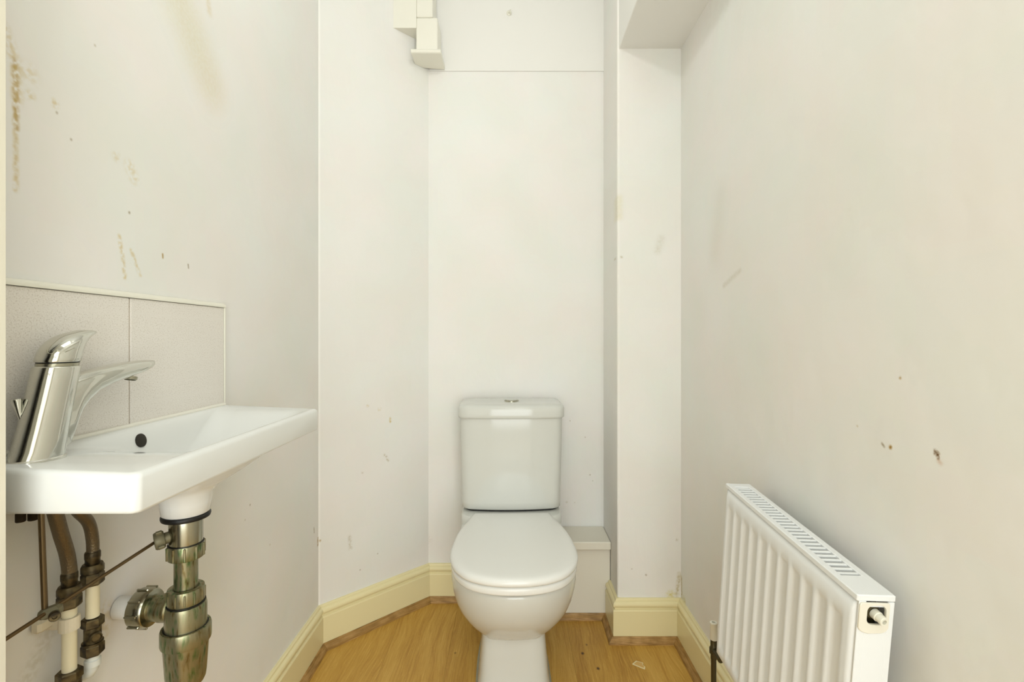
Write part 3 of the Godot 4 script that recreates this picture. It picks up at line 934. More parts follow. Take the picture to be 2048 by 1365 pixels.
func build_waste() -> void:
	var cx := -0.500
	var cd := 0.744
	var o := thing("bottle_trap", "stained chrome bottle trap with green corrosion hanging under the basin", "bottle trap", V(cx, 0.435, cd))
	var y := func(v: float) -> Vector3: return V(cx, v, cd)
	var s := Shape.new()
	s.lathe([Vector2(0.0250, 0), Vector2(0.0322, 0.0004), Vector2(0.0330, 0.003), Vector2(0.0330, 0.0055), Vector2(0.0318, 0.0072), Vector2(0.025, 0.0074)], y.call(0.6930), Vector3.UP, 36)
	part("gasket", s, M.rubber, o)
	s = Shape.new()
	s.lathe([Vector2(0.0222, 0), Vector2(0.0226, 0.003), Vector2(0.0226, 0.034), Vector2(0.0222, 0.0392), Vector2(0.015, 0.0394)], y.call(0.6540), Vector3.UP, 36)
	part("tailpiece", s, M.chrome_dull, o)
	# ribbed clamping nut
	s = Shape.new()
	s.lathe([Vector2(0.0170, 0), Vector2(0.0238, 0.0006), Vector2(0.0245, 0.003), Vector2(0.0245, 0.020), Vector2(0.0238, 0.0226), Vector2(0.0170, 0.023)], y.call(0.6320), Vector3.UP, 36)
	for i in 10:
		var a := TAU * i / 10 + 0.2
		s.box(V(cx + cos(a) * 0.0248, 0.6435, cd + sin(a) * 0.0248), Vector3(0.0030, 0.020, 0.0030), 0.0008, Basis(Vector3.UP, a))
	part("clamping_nut", s, M.verdigris, o)
	s = Shape.new()
	s.lathe([Vector2(0.0160, 0), Vector2(0.0160, 0.075)], y.call(0.5700), Vector3.UP, 32)
	part("pipe", s, M.verdigris, o)
	s = Shape.new()
	s.lathe([Vector2(0.0165, 0.0), Vector2(0.0246, 0.0005), Vector2(0.0250, 0.003), Vector2(0.0250, 0.019), Vector2(0.0242, 0.0225), Vector2(0.0180, 0.0232), Vector2(0.0162, 0.0215)], y.call(0.5640), Vector3.UP, 36)
	for i in 12:
		var a := TAU * i / 12
		s.box(V(cx + cos(a) * 0.0248, 0.5750, cd + sin(a) * 0.0248), Vector3(0.0022, 0.017, 0.0026), 0.0007, Basis(Vector3.UP, a))
	part("collar", s, M.verdigris, o)
	s = Shape.new()
	s.lathe([Vector2(0.0275, 0), Vector2(0.0280, 0.002), Vector2(0.0280, 0.061), Vector2(0.0268, 0.0660), Vector2(0.0240, 0.0672), Vector2(0.0170, 0.0665)], y.call(0.4960), Vector3.UP, 40)
	part("body", s, M.verdigris, o)
	s = Shape.new()
	s.lathe([Vector2(0.0001, 0.0), Vector2(0.0190, 0.0004), Vector2(0.0238, 0.0028), Vector2(0.0262, 0.0080), Vector2(0.0272, 0.016), Vector2(0.0304, 0.064), Vector2(0.0332, 0.0655), Vector2(0.0338, 0.068), Vector2(0.0338, 0.086), Vector2(0.0328, 0.0892), Vector2(0.0300, 0.0895), Vector2(0.0302, 0.0870), Vector2(0.0284, 0.0865)], y.call(0.4385), Vector3.UP, 44)
	part("cup", s, M.verdigris, o)
	for q in [[0.5628, 0.0262, 0.0016], [0.5262, 0.0304, 0.0016], [0.6540, 0.0240, 0.0014]]:  # black rings put in for the shade in gaps between trap parts
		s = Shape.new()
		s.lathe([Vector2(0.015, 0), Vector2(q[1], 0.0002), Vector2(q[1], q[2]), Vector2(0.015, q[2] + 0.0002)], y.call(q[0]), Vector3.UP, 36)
		part("gap_ring", s, M.rubber, o)
	# side outlet towards the wall
	s = Shape.new()
	s.lathe([Vector2(0.0190, 0), Vector2(0.0205, 0.002), Vector2(0.0205, 0.016), Vector2(0.0190, 0.018), Vector2(0.0190, 0.040)], V(cx - 0.020, 0.5545, cd), Vector3(-1, 0, 0), 32)
	part("outlet", s, M.verdigris, o)
	s = Shape.new()
	s.lathe([Vector2(0.0195, 0), Vector2(0.0262, 0.001), Vector2(0.0285, 0.005), Vector2(0.0285, 0.020), Vector2(0.0270, 0.0235), Vector2(0.0170, 0.024)], V(cx - 0.050, 0.5545, cd), Vector3(-1, 0, 0), 36)
	for i in 9:
		var a := TAU * i / 9 + 0.3
		s.box(V(cx - 0.0635, 0.5545 + sin(a) * 0.0288, cd + cos(a) * 0.0288), Vector3(0.018, 0.0036, 0.0040), 0.001, Basis(Vector3.RIGHT, a))
	part("outlet_nut", s, M.chrome_dull, o)
	s = Shape.new()
	s.lathe([Vector2(0.0165, 0), Vector2(0.0165, 0.0325)], V(cx - 0.070, 0.5545, cd), Vector3(-1, 0, 0), 28)
	part("wall_pipe", s, M.wall_plain, o)

func build_linkage() -> void:
	var o := thing("waste_linkage", "thin brown pop-up rod slanting from the trap to its clamp under the basin", "linkage", V(-0.53, 0.64, 0.62))
	var a := V(-0.5275, 0.6665, 0.7195)
	var b := V(-0.5700, 0.6230, 0.4400)
	var s := Shape.new()
	s.tube([a, a.lerp(b, 0.5), b], 0.0023, 12)
	part("rod", s, M.rod, o)
	# ball joint on the tailpiece
	var jo := V(-0.5165, 0.6685, 0.7285)
	var jx := Vector3(-0.74, -0.14, 0.62).normalized()
	s = Shape.new()
	s.lathe([Vector2(0.0085, -0.006), Vector2(0.0085, 0.0040), Vector2(0.0118, 0.0045), Vector2(0.0128, 0.0060), Vector2(0.0128, 0.0150), Vector2(0.0114, 0.0170), Vector2(0.0060, 0.0175), Vector2(0.0045, 0.0160), Vector2(0.0001, 0.0160)], jo, jx, 28)
	var fb := s.frame(jx)
	for i in 4:
		var t := TAU * i / 4 + 0.55
		s.box(jo + fb.y * 0.0100 + fb.x * cos(t) * 0.0142 + fb.z * sin(t) * 0.0142, Vector3(0.0060, 0.0085, 0.0050), 0.001, Basis(fb.x * cos(t) + fb.z * sin(t), fb.y, (fb.x * cos(t) + fb.z * sin(t)).cross(fb.y)))
	part("ball_joint", s, M.clamp, o)
	# upright rod and its clamp
	s = Shape.new()
	var cl := a.lerp(b, 0.515)
	s.tube([V(-0.5590, 0.7780, 0.5750), V(-0.5565, 0.7100, 0.5752), V(-0.5540, 0.6370, 0.5755)], 0.0032, 12)
	part("upright_rod", s, M.rod, o)
	s = Shape.new()
	s.box(cl + Vector3(0.000, -0.002, -0.002), Vector3(0.022, 0.012, 0.013), 0.003, Basis(Vector3.UP, 0.7) * Basis(Vector3(0, 0, 1), 0.15))
	part("clamp", s, M.clamp, o)
	s = Shape.new()
	s.lathe([Vector2(0.0052, 0), Vector2(0.0056, 0.001), Vector2(0.0056, 0.006), Vector2(0.0048, 0.0072), Vector2(0.0024, 0.0072), Vector2(0.0020, 0.0050), Vector2(0.0001, 0.0050)], cl + Vector3(0.008, -0.004, 0.002), Vector3(0.8, 0.1, 0.75), 20)
	part("screw", s, M.fitting, o)

	var g := "threaded studs below the tap"
	var n := 0
	for q in [[-0.5765, 0.5690, 0.7680], [-0.5740, 0.5810, 0.7655]]:
		var lab: String = ["short brown threaded stud under the basin, the one nearer the door frame", "short brown threaded stud under the basin, the one beside the upright rod"][n]
		var st := thing("fixing_stud", lab, "stud", V(q[0], q[2] - 0.012, q[1]), g)
		var f := Shape.new()
		var prof := [Vector2(0.0044, 0.0), Vector2(0.0050, 0.0012)]
		for i in 8:
			prof.append(Vector2(0.0050, 0.0012 + i * 0.0016))
			prof.append(Vector2(0.0046, 0.0020 + i * 0.0016))
		prof.append(Vector2(0.005, 0.0250))
		f.lathe(prof, V(q[0], q[2] - 0.0155, q[1]), Vector3.UP, 18)
		part("shank", f, M.bolt, st)
		n += 1

func hex_nut(s: Shape, at: Vector3, r: float, h: float) -> void:
	var rings := []
	for q in [[0.0, 0.9], [h * 0.12, 1.0], [h * 0.88, 1.0], [h, 0.9]]:
		var ring := PackedVector3Array()
		for i in 6:
			var a := TAU * i / 6 + 0.35
			ring.append(at + Vector3(cos(a) * r * q[1], q[0], sin(a) * r * q[1]))
		rings.append(ring)
	s.loft(rings, true, true, [], true)

func build_supply() -> void:
	var px := -0.5750
	var specs := [
		[0.6300, [V(-0.5640, 0.778, 0.5965), V(-0.5655, 0.755, 0.600), V(-0.5695, 0.722, 0.612), V(-0.5740, 0.692, 0.625), V(px, 0.668, 0.630), V(px, 0.651, 0.630)], "thick braided flexible hose dropping straight to the left supply pipe", 0.649],
		[0.6650, [V(-0.5665, 0.778, 0.6150), V(-0.5675, 0.762, 0.6205), V(-0.5690, 0.741, 0.6360), V(-0.5725, 0.718, 0.6560), V(px, 0.690, 0.665), V(px, 0.663, 0.665)], "braided flexible hose curving over to the right supply pipe", 0.661],
	]
	for k in 2:
		var q = specs[k]
		var d: float = q[0]
		var top: float = q[3]
		var o := thing("flexible_hose", q[2], "hose", V(px, top - 0.02, d), "flexible hoses under the basin")
		var s := Shape.new()
		s.tube(smooth_path(q[1], 7), 0.0080 if k == 0 else 0.0072, 18)
		part("braid", s, M.braid, o)
		s = Shape.new()
		s.lathe([Vector2(0.0078, 0), Vector2(0.0084, 0.0015), Vector2(0.0084, 0.0065), Vector2(0.0090, 0.0085), Vector2(0.0090, 0.0150), Vector2(0.0080, 0.017)], V(px, top - 0.002, d), Vector3.UP, 22)
		part("ferrule", s, M.fitting, o)
		s = Shape.new()
		hex_nut(s, V(px, top - 0.030, d), 0.0130, 0.0160)
		s.lathe([Vector2(0.0100, 0.0), Vector2(0.0128, 0.0008), Vector2(0.0128, 0.008), Vector2(0.0112, 0.0115), Vector2(0.0085, 0.012)], V(px, top - 0.0135, d), Vector3.UP, 24)
		part("connector_nut", s, M.fitting, o)
	# left pipe
	var dA := 0.6300
	var o1 := thing("supply_pipe", "cream painted supply pipe held by the white clip, left of the pair", "pipe", V(px, 0.40, dA), "supply pipes under the basin")
	var p := Shape.new()
	p.lathe([Vector2(0.0078, 0.0), Vector2(0.0078, 0.090)], V(px, 0.5300, dA), Vector3.UP, 24)
	part("pipe", p, M.pipe_paint, o1)
	p = Shape.new()
	hex_nut(p, V(px, 0.524, dA), 0.0140, 0.0130)
	p.lathe([Vector2(0.0118, 0), Vector2(0.0125, 0.002), Vector2(0.0125, 0.045), Vector2(0.0110, 0.047), Vector2(0.008, 0.047)], V(px, 0.478, dA), Vector3.UP, 24)
	part("isolating_valve", p, M.fitting, o1)
	p = Shape.new()
	p.lathe([Vector2(0.0078, 0.0), Vector2(0.0078, 0.477)], V(px, 0.002, dA), Vector3.UP, 20)
	part("pipe", p, M.pipe_white, o1)
	# clip
	var o2 := thing("pipe_clip", "white plastic clip round the left cream supply pipe", "pipe clip", V(px, 0.5985, dA))
	var c := Shape.new()
	var outl := PackedVector2Array()
	for i in 15:
		var a := PI * (0.72 + 1.56 * i / 14.0)
		outl.append(Vector2(px - cos(a) * 0.0112, dA + sin(a) * 0.0112))
	for i in 15:
		var a := PI * (2.28 - 1.56 * i / 14.0)
		outl.append(Vector2(px - cos(a) * 0.0083, dA + sin(a) * 0.0083))
	c.prism(outl, 0.5900, 0.6070)
	c.box(V((px + LW) / 2 - 0.0045, 0.5985, dA), Vector3(0.0195, 0.014, 0.012), 0.001)
	part("ring", c, M.clip, o2)
	c = Shape.new()
	c.box(V(-0.5965, 0.6045, dA - 0.0085), Vector3(0.0130, 0.0155, 0.032), 0.003)
	part("wall_plate", c, M.clip, o2)
	# right pipe with its isolating valve
	var dB := 0.6650
	var o3 := thing("supply_pipe", "cream supply pipe with a dark brass isolating valve, right of the pair", "pipe", V(px, 0.40, dB), "supply pipes under the basin")
	p = Shape.new()
	p.lathe([Vector2(0.0078, 0.0), Vector2(0.0078, 0.046)], V(px, 0.5865, dB), Vector3.UP, 24)
	part("pipe", p, M.pipe_paint, o3)
	p = Shape.new()
	hex_nut(p, V(px, 0.5730, dB), 0.0128, 0.0125)
	p.lathe([Vector2(0.0098, 0), Vector2(0.0098, 0.030)], V(px, 0.5470, dB), Vector3.UP, 22)
	p.lathe([Vector2(0.0060, 0), Vector2(0.0068, 0.0015), Vector2(0.0068, 0.010), Vector2(0.0055, 0.0115), Vector2(0.0045, 0.0098), Vector2(0.0001, 0.0098)], V(px + 0.004, 0.5620, dB - 0.002), Vector3(0.8, 0, 0.6), 18)
	hex_nut(p, V(px, 0.5350, dB), 0.0130, 0.0150)
	p.lathe([Vector2(0.0122, 0), Vector2(0.0122, 0.003)], V(px, 0.5495, dB), Vector3.UP, 22)
	part("isolating_valve", p, M.fitting, o3)
	p = Shape.new()
	p.tube([V(px, 0.535, dB), V(px, 0.524, dB), V(px - 0.0008, 0.5165, dB), V(px - 0.0045, 0.5105, dB), V(px - 0.0105, 0.5075, dB), V(px - 0.020, 0.5065, dB), V(LW + 0.0005, 0.5065, dB)], 0.0078, 22)
	p.lathe([Vector2(0.0078, 0), Vector2(0.0094, 0.001), Vector2(0.0094, 0.009), Vector2(0.0078, 0.010)], V(px, 0.519, dB), Vector3.UP, 22)
	part("pipe", p, M.pipe_white, o3)

# ---------------------------------------------------------------- toilet
func d_ring(y: float, hw: float, zf: float, zc: float, hb: float, zb: float, n := 2.0, rb := 0.02) -> PackedVector3Array:
	# plan outline, front half a (super)ellipse, then sides that run back to a rounded rear edge
	var out := PackedVector3Array()
	var nf := 28
	for i in nf + 1:
		var a := PI * i / nf
		var cc := signf(cos(a)) * pow(absf(cos(a)), 2.0 / n)
		var ss := pow(absf(sin(a)), 2.0 / n)
		out.append(Vector3(cc * hw, y, zc + ss * (zf - zc)))
	var side := []
	for i in range(1, 9):
		var t := i / 8.0
		var w := hw + (hb - hw) * (t * t * (3 - 2 * t))
		side.append(Vector2(w, zc + (zb + rb - zc) * t))
	for i in range(1, 5):
		var a := PI / 2 * i / 4
		side.append(Vector2(hb - rb + cos(a) * rb, zb + rb - sin(a) * rb))
	for q in side:
		out.append(Vector3(-q.x, y, q.y))
	side.reverse()
	for q in side:
		out.append(Vector3(q.x, y, q.y))
	return out

func lid_ring(y: float, k: float, inset: float) -> PackedVector3Array:
	# outline of seat and lid from hinge edge to nose
	var pts := [Vector2(0.0, 0.182), Vector2(0.110, 0.183), Vector2(0.125, 0.190), Vector2(0.138, 0.225), Vector2(0.1545, 0.280), Vector2(0.1672, 0.345), Vector2(0.1735, 0.420), Vector2(0.1748, 0.460), Vector2(0.170, 0.505), Vector2(0.155, 0.552), Vector2(0.125, 0.595), Vector2(0.085, 0.620), Vector2(0.042, 0.632), Vector2(0.0, 0.635)]
	var half := []
	for i in pts.size() - 1:
		var a: Vector2 = pts[maxi(i - 1, 0)]
		if i == 0:
			a = Vector2(-0.11, 0.183)
		var d: Vector2 = pts[mini(i + 2, pts.size() - 1)]
		if i == pts.size() - 2:
			d = Vector2(-0.042, 0.632)
		for s in 4:
			half.append((pts[i] as Vector2).cubic_interpolate(pts[i + 1], a, d, s / 4.0))
	half.append(pts[-1])
	var c := Vector2(0, 0.40)
	var out := PackedVector3Array()
	var loop := []
	for q in half:
		loop.append(q)
	for i in range(half.size() - 2, 0, -1):
		loop.append(Vector2(-half[i].x, half[i].y))
	for q in loop:
		var v: Vector2 = q - c
		var l := v.length()
		v = v * ((l - inset * (0.15 + 0.85 * smoothstep(0.185, 0.26, q.y))) / l) * k
		out.append(Vector3(c.x + v.x, y, c.y + v.y))
	return out

func cistern_ring(y: float, hw: float, zb: float, zf: float, bow: float, r := 0.035, inset := 0.0) -> PackedVector3Array:
	var out := PackedVector3Array()
	var hw2 := hw - inset
	var z0 := zb + inset * 0.3
	var z1 := zf - inset
	var pts := []
	for i in 15:                                  # front, right to left
		var x := hw2 - r - (2 * (hw2 - r)) * i / 14.0
		pts.append(Vector2(x, z1 - bow * pow(x / hw2, 2)))
	var zc := z1 - bow * pow((hw2 - r) / hw2, 2)
	for i in range(1, 8):
		var a := PI / 2 + PI / 2 * i / 7.0
		pts.append(Vector2(-(hw2 - r) + cos(a) * r, zc - r + sin(a) * r))
	var rb := 0.008
	for i in 5:
		var a := PI + PI / 2 * i / 4.0
		pts.append(Vector2(-(hw2 - rb) + cos(a) * rb, z0 + rb + sin(a) * rb))
	for i in 5:
		var a := 1.5 * PI + PI / 2 * i / 4.0
		pts.append(Vector2(hw2 - rb + cos(a) * rb, z0 + rb + sin(a) * rb))
	for i in range(0, 7):
		var a := PI / 2 * i / 7.0
		pts.append(Vector2(hw2 - r + cos(a) * r, zc - r + sin(a) * r))
	for q in pts:
		out.append(Vector3(q.x, y, q.y))
	return out

func build_toilet() -> void:
	var o := thing("toilet", "white close-coupled toilet with closed lid against the far wall", "toilet", V(-0.006, 0, BW - 0.004))
	o.rotation.y = deg_to_rad(1.4)
	# pan: foot, pedestal, round bowl, rim, one continuous piece of ceramic
	var s := Shape.new()
	var rings := []
	rings.append(d_ring(0.000, 0.1010, 0.497, 0.36, 0.085, 0.060, 6.0))
	rings.append(d_ring(0.006, 0.1025, 0.499, 0.36, 0.087, 0.058, 6.0))
	rings.append(d_ring(0.014, 0.1005, 0.496, 0.36, 0.086, 0.060, 6.0))
	rings.append(d_ring(0.043, 0.0970, 0.490, 0.36, 0.084, 0.060, 6.0))
	rings.append(d_ring(0.100, 0.0925, 0.485, 0.36, 0.082, 0.060, 6.0))
	rings.append(d_ring(0.140, 0.0890, 0.482, 0.36, 0.080, 0.060, 6.0))
	rings.append(d_ring(0.1500, 0.0885, 0.481, 0.36, 0.080, 0.060, 5.5))
	rings.append(d_ring(0.1530, 0.0900, 0.4885, 0.38, 0.080, 0.060, 3.6))
	rings.append(d_ring(0.1600, 0.0990, 0.5010, 0.400, 0.080, 0.060, 2.8))
	rings.append(d_ring(0.172, 0.1115, 0.517, 0.412, 0.082, 0.058, 2.4))
	rings.append(d_ring(0.188, 0.1260, 0.536, 0.420, 0.086, 0.055, 2.2))
	rings.append(d_ring(0.208, 0.1400, 0.556, 0.428, 0.092, 0.050, 2.1))
	rings.append(d_ring(0.232, 0.1530, 0.579, 0.436, 0.104, 0.044, 2.0))
	rings.append(d_ring(0.260, 0.1625, 0.597, 0.442, 0.122, 0.038, 2.0))
	rings.append(d_ring(0.290, 0.1685, 0.611, 0.447, 0.142, 0.034, 2.0))
	rings.append(d_ring(0.315, 0.1712, 0.618, 0.450, 0.158, 0.030, 2.0))
	rings.append(d_ring(0.3300, 0.1714, 0.6200, 0.450, 0.165, 0.028, 2.0))
	rings.append(d_ring(0.3362, 0.1706, 0.6192, 0.450, 0.165, 0.028, 2.0))
	rings.append(d_ring(0.3388, 0.1690, 0.6175, 0.450, 0.163, 0.030, 2.0))
	rings.append(d_ring(0.3400, 0.1655, 0.6140, 0.450, 0.160, 0.032, 2.0))
	rings.append(d_ring(0.3402, 0.1560, 0.6040, 0.450, 0.155, 0.036, 2.0))
	rings.append(d_ring(0.3470, 0.1555, 0.6035, 0.450, 0.155, 0.036, 2.0))
	s.loft(rings, true, true, [6, rings.size() - 3, rings.size() - 2, rings.size() - 1])
	var pan := local_part("pan", s, M.ceramic, o)
	# raised rear deck that carries the cistern
	s = Shape.new()
	rings = []
	for q in [[0.320, 0.1590, 0.320], [0.345, 0.1640, 0.318], [0.356, 0.1640, 0.314], [0.3610, 0.1620, 0.308], [0.3632, 0.1580, 0.300]]:
		rings.append(cistern_ring(q[0], q[1], 0.026, q[2], 0.010, 0.060))
	s.loft(rings, true, true, [])
	rings = []
	for q in [[0.330, 0.1620, 0.250], [0.350, 0.1640, 0.244], [0.372, 0.1660, 0.232], [0.384, 0.1655, 0.222], [0.3875, 0.1625, 0.218]]:
		rings.append(cistern_ring(q[0], q[1], 0.026, q[2], 0.0, 0.045))
	s.loft(rings, true, true, [])
	local_part("deck", s, M.ceramic, pan)
	# grey sealant where the foot meets the floor
	s = Shape.new()
	s.loft([d_ring(0.0005, 0.1070, 0.504, 0.36, 0.090, 0.056, 6.0), d_ring(0.0035, 0.1040, 0.501, 0.36, 0.088, 0.058, 6.0)])
	local_part("sealant", s, mat(Color(0.62, 0.62, 0.55), 0.5), pan)
	# seat ring and lid
	s = Shape.new()
	s.loft([lid_ring(0.3470, 1.0, 0.0120), lid_ring(0.3472, 1.0, 0.0060), lid_ring(0.3480, 1.0, 0.0044), lid_ring(0.3505, 1.0, 0.0036), lid_ring(0.3590, 1.0, 0.0036), lid_ring(0.3640, 1.0, 0.0050), lid_ring(0.3660, 1.0, 0.010)])
	local_part("seat", s, M.seat_plastic, o)
	s = Shape.new()
	s.loft([lid_ring(0.3672, 1.0, 0.009), lid_ring(0.3680, 1.0, 0.0045), lid_ring(0.3705, 1.0, 0.0012), lid_ring(0.3745, 1.0, 0.0), lid_ring(0.3800, 1.0, 0.0008), lid_ring(0.3840, 1.0, 0.0036), lid_ring(0.3866, 1.0, 0.0085), lid_ring(0.3880, 1.0, 0.016), lid_ring(0.3890, 1.0, 0.030), lid_ring(0.3897, 1.0, 0.055), lid_ring(0.3902, 1.0, 0.085), lid_ring(0.3905, 1.0, 0.12)], true, true, [11])
	local_part("lid", s, M.seat_plastic, o)
	for sx in [-1, 1]:
		s = Shape.new()
		s.lathe([Vector2(0.009, 0), Vector2(0.0105, 0.002), Vector2(0.0105, 0.018), Vector2(0.009, 0.020)], Vector3(sx * 0.077 - 0.010, 0.371, 0.186), Vector3(1, 0, 0), 18)
		local_part("hinge", s, M.seat_plastic, o)
	# cistern
	s = Shape.new()
	rings = []
	for q in [[0.3930, 0.1600, 0.176, 0.010], [0.3945, 0.1640, 0.181, 0.004], [0.3990, 0.1665, 0.1845, 0.0], [0.420, 0.1678, 0.186, 0.0], [0.500, 0.1695, 0.187, 0.0], [0.600, 0.1715, 0.188, 0.0], [0.690, 0.1735, 0.188, 0.0], [0.702, 0.1735, 0.188, 0.0]]:
		rings.append(cistern_ring(q[0], q[1], 0.003, q[2], 0.016, 0.034, q[3] * 0.5))
	s.loft(rings, true, true, [rings.size() - 1])
	var tank := local_part("cistern", s, M.ceramic, o)
	s = Shape.new()
	s.loft([cistern_ring(0.3878, 0.155, 0.03, 0.172, 0.014, 0.034), cistern_ring(0.3936, 0.155, 0.03, 0.172, 0.014, 0.034)])
	local_part("gasket", s, M.rubber, tank)
	s = Shape.new()
	rings = []
	for q in [[0.6995, 0.006], [0.7005, 0.0022], [0.7030, 0.0004], [0.7080, 0.0], [0.7300, 0.0], [0.7380, 0.0016], [0.7430, 0.0060], [0.7455, 0.0130], [0.7470, 0.026], [0.7480, 0.048]]:
		rings.append(cistern_ring(q[0], 0.1800, 0.002, 0.194, 0.016, 0.036, q[1]))
	s.loft(rings, true, true, [])
	local_part("cistern_lid", s, M.ceramic, o)
	var fb := Shape.new()
	fb.lathe([Vector2(0.0255, -0.002), Vector2(0.0255, 0.0015), Vector2(0.0240, 0.0028), Vector2(0.0215, 0.0022)], Vector3(0.002, 0.7485, 0.092), Vector3.UP, 36)
	var ring := local_part("flush_button", fb, M.chrome_dull, o)
	for k in 2:
		fb = Shape.new()
		var poly := PackedVector2Array()
		for i in 17:
			var a := PI * i / 16.0 * (0.96) + PI * 0.02
			var q := Vector2(cos(a) * 0.0205, sin(a) * 0.0205)
			poly.append(q if k == 0 else -q)
		var sub := Shape.new()
		sub.prism(poly, -0.001, 0.0030)
		for i in sub.v.size():
			sub.v[i] += Vector3(0.002, 0.7487, 0.092)
		local_part("button_half", sub, M.chrome, ring)

# ---------------------------------------------------------------- radiator
func build_radiator() -> void:
	# own axes: x towards the wall, y up from the top edge, z along the wall (0 near end, -L far end)
	var o := thing("radiator", "white panel radiator with a slotted top grille on the right wall", "radiator", V(0.457, 0.628, 0.642))
	o.basis = Basis(Vector3(0.9995, -0.0313, 0.0), Vector3(0.0318, 0.9969, 0.0724), Vector3(-0.005, -0.0726, 0.9973)).orthonormalized()
	var L := 0.400
	var T := 0.052
	var H := 0.380
	# corrugated front panel
	var s := Shape.new()
	var rows := []
	var n := 132
	var ys := [-0.0115, -0.0140, -0.024, -0.040, -0.0465, -0.052, -0.20, -(H - 0.034), -(H - 0.026), -(H - 0.020), -(H - 0.006), -(H - 0.001), -H]
	var ins := [0.0060, 0.0028, 0.0, 0.0, -1.0, -2.0, -2.0, -2.0, -1.0, 0.0, 0.0, 0.003, 0.007]
	var pitch := 0.0333
	for k in ys.size():
		var r := PackedVector3Array()
		for i in n + 1:
			var z := -0.004 - (L - 0.008) * i / n
			var x := 0.0
			if ins[k] >= 0.0:
				x = ins[k]
			else:
				var u := fposmod(-z - 0.020, pitch) / pitch
				var inside := -z > 0.020 and -z < L - 0.020
				var dip := 0.0
				if inside:
					dip = 0.0046 * clampf((0.40 - absf(u - 0.5)) / 0.14, 0.0, 1.0) if absf(u - 0.5) < 0.40 else 0.0
				x = dip * (0.5 if ins[k] > -1.5 else 1.0)
			if i == 0 or i == n:
				x = maxf(x, 0.006)
			elif i == 1 or i == n - 1:
				x = maxf(x, 0.002)
			r.append(Vector3(x, ys[k], z))
		rows.append(r)
	s.band += 1
	for k in rows.size() - 1:
		for i in n:
			s.tri(rows[k][i], rows[k + 1][i], rows[k + 1][i + 1], s.band)
			s.tri(rows[k][i], rows[k + 1][i + 1], rows[k][i + 1], s.band)
	# rear of the panel, so that it has thickness
	var from := s.v.size()
	s.box(Vector3(0.0105, -H / 2 - 0.007, -L / 2), Vector3(0.007, H - 0.016, L - 0.010), 0.001)
	local_part("front_panel", flip_to(s, from, Vector3(-1, 0, 0)), M.radiator, o)
	s = Shape.new()
	s.box(Vector3(T - 0.004, -H / 2 - 0.004, -L / 2), Vector3(0.004, H - 0.014, L - 0.012), 0.001)
	local_part("rear_panel", s, M.radiator, o)
	# convector fins, coloured dark to paint the shade inside the slots
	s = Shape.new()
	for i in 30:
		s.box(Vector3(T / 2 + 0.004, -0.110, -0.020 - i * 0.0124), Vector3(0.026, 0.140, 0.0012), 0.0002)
	local_part("fins", s, M.radiator_slot_shade, o).set_meta("kind", "stuff")
	# top grille: frame, cross bars
	var gr := Shape.new()
	gr.box(Vector3(0.0060, -0.0045, -L / 2), Vector3(0.0110, 0.009, L), 0.0013)
	gr.box(Vector3(T - 0.0055, -0.0045, -L / 2), Vector3(0.0110, 0.009, L), 0.0013)
	gr.box(Vector3(T / 2, -0.0045, -0.0245), Vector3(T - 0.004, 0.0088, 0.0488), 0.0013)
	gr.box(Vector3(T / 2, -0.0045, -L + 0.010), Vector3(T - 0.004, 0.0088, 0.020), 0.0018)
	var grille := local_part("top_grille", gr, M.radiator, o)
	var step := 0.0122
	for i in 30:
		var b := Shape.new()
		var z := -0.0560 - i * step
		if z < -L + 0.022:
			break
		b.box(Vector3(T / 2, -0.0042, z - 0.0010), Vector3(T - 0.020, 0.0060, 0.0052), 0.0012)
		local_part("bar", b, M.radiator, grille)
	# side covers with the valve opening at the near end
	for e in 2:
		var z := -0.0012 if e == 0 else -L + 0.0012
		var sd := Shape.new()
		if e == 0:
			sd.box(Vector3(0.0085, -0.1915, z), Vector3(0.0100, 0.366, 0.0022), 0.0006)
			sd.box(Vector3(T - 0.0055, -0.1925, z), Vector3(0.0090, 0.366, 0.0022), 0.0006)
			sd.box(Vector3(0.0275, -0.2130, z), Vector3(0.0300, 0.326, 0.0022), 0.0006)
			sd.box(Vector3(0.0275, -0.0135, z), Vector3(0.0300, 0.0060, 0.0022), 0.0006)
		else:
			sd.box(Vector3(T / 2 + 0.002, -0.195, z), Vector3(T - 0.006, 0.362, 0.0022), 0.0006)
		local_part("side_panel", sd, M.radiator, o)
	# cream cover plate with a squarish hole, and the valve inside
	var cpz := 0.0012
	var pl := Shape.new()
	var outer := PackedVector2Array()
	var cx := 0.0235
	var hc := Vector2(0.0262, -0.0262)
	for i in 17:
		var a := PI + PI * i / 16.0
		outer.append(Vector2(cx + cos(a) * 0.0200, -0.0440 + sin(a) * 0.0085))
	outer.append(Vector2(cx + 0.0200, -0.0095))
	outer.append(Vector2(cx - 0.0200, -0.0095))
	var hole := []
	for q in rr_outline(0.0250, 0.0262, 0.008, 6):
		hole.append(hc + q)
	var ring_o := []
	for q in hole:                                  # outer outline met along rays from the hole's centre
		var dirv: Vector2 = (q - hc).normalized()
		var best := 0.03
		for i in outer.size():
			var hit = Geometry2D.segment_intersects_segment(hc, hc + dirv * 0.06, outer[i], outer[(i + 1) % outer.size()])
			if hit != null:
				best = (hit as Vector2).distance_to(hc)
		ring_o.append(hc + dirv * best)
	var loops := []
	for q in [[ring_o, -0.0002, 1.0], [ring_o, 0.0018, 1.0], [ring_o, 0.0026, 0.965], [hole, 0.0026, 1.04], [hole, 0.0016, 1.0], [hole, -0.0010, 1.0], [ring_o, -0.0002, 1.0]]:
		var r := PackedVector3Array()
		for w in q[0]:
			var pp: Vector2 = hc + (w - hc) * (q[2] as float)
			r.append(Vector3(pp.x, pp.y, q[1]))
		loops.append(r)
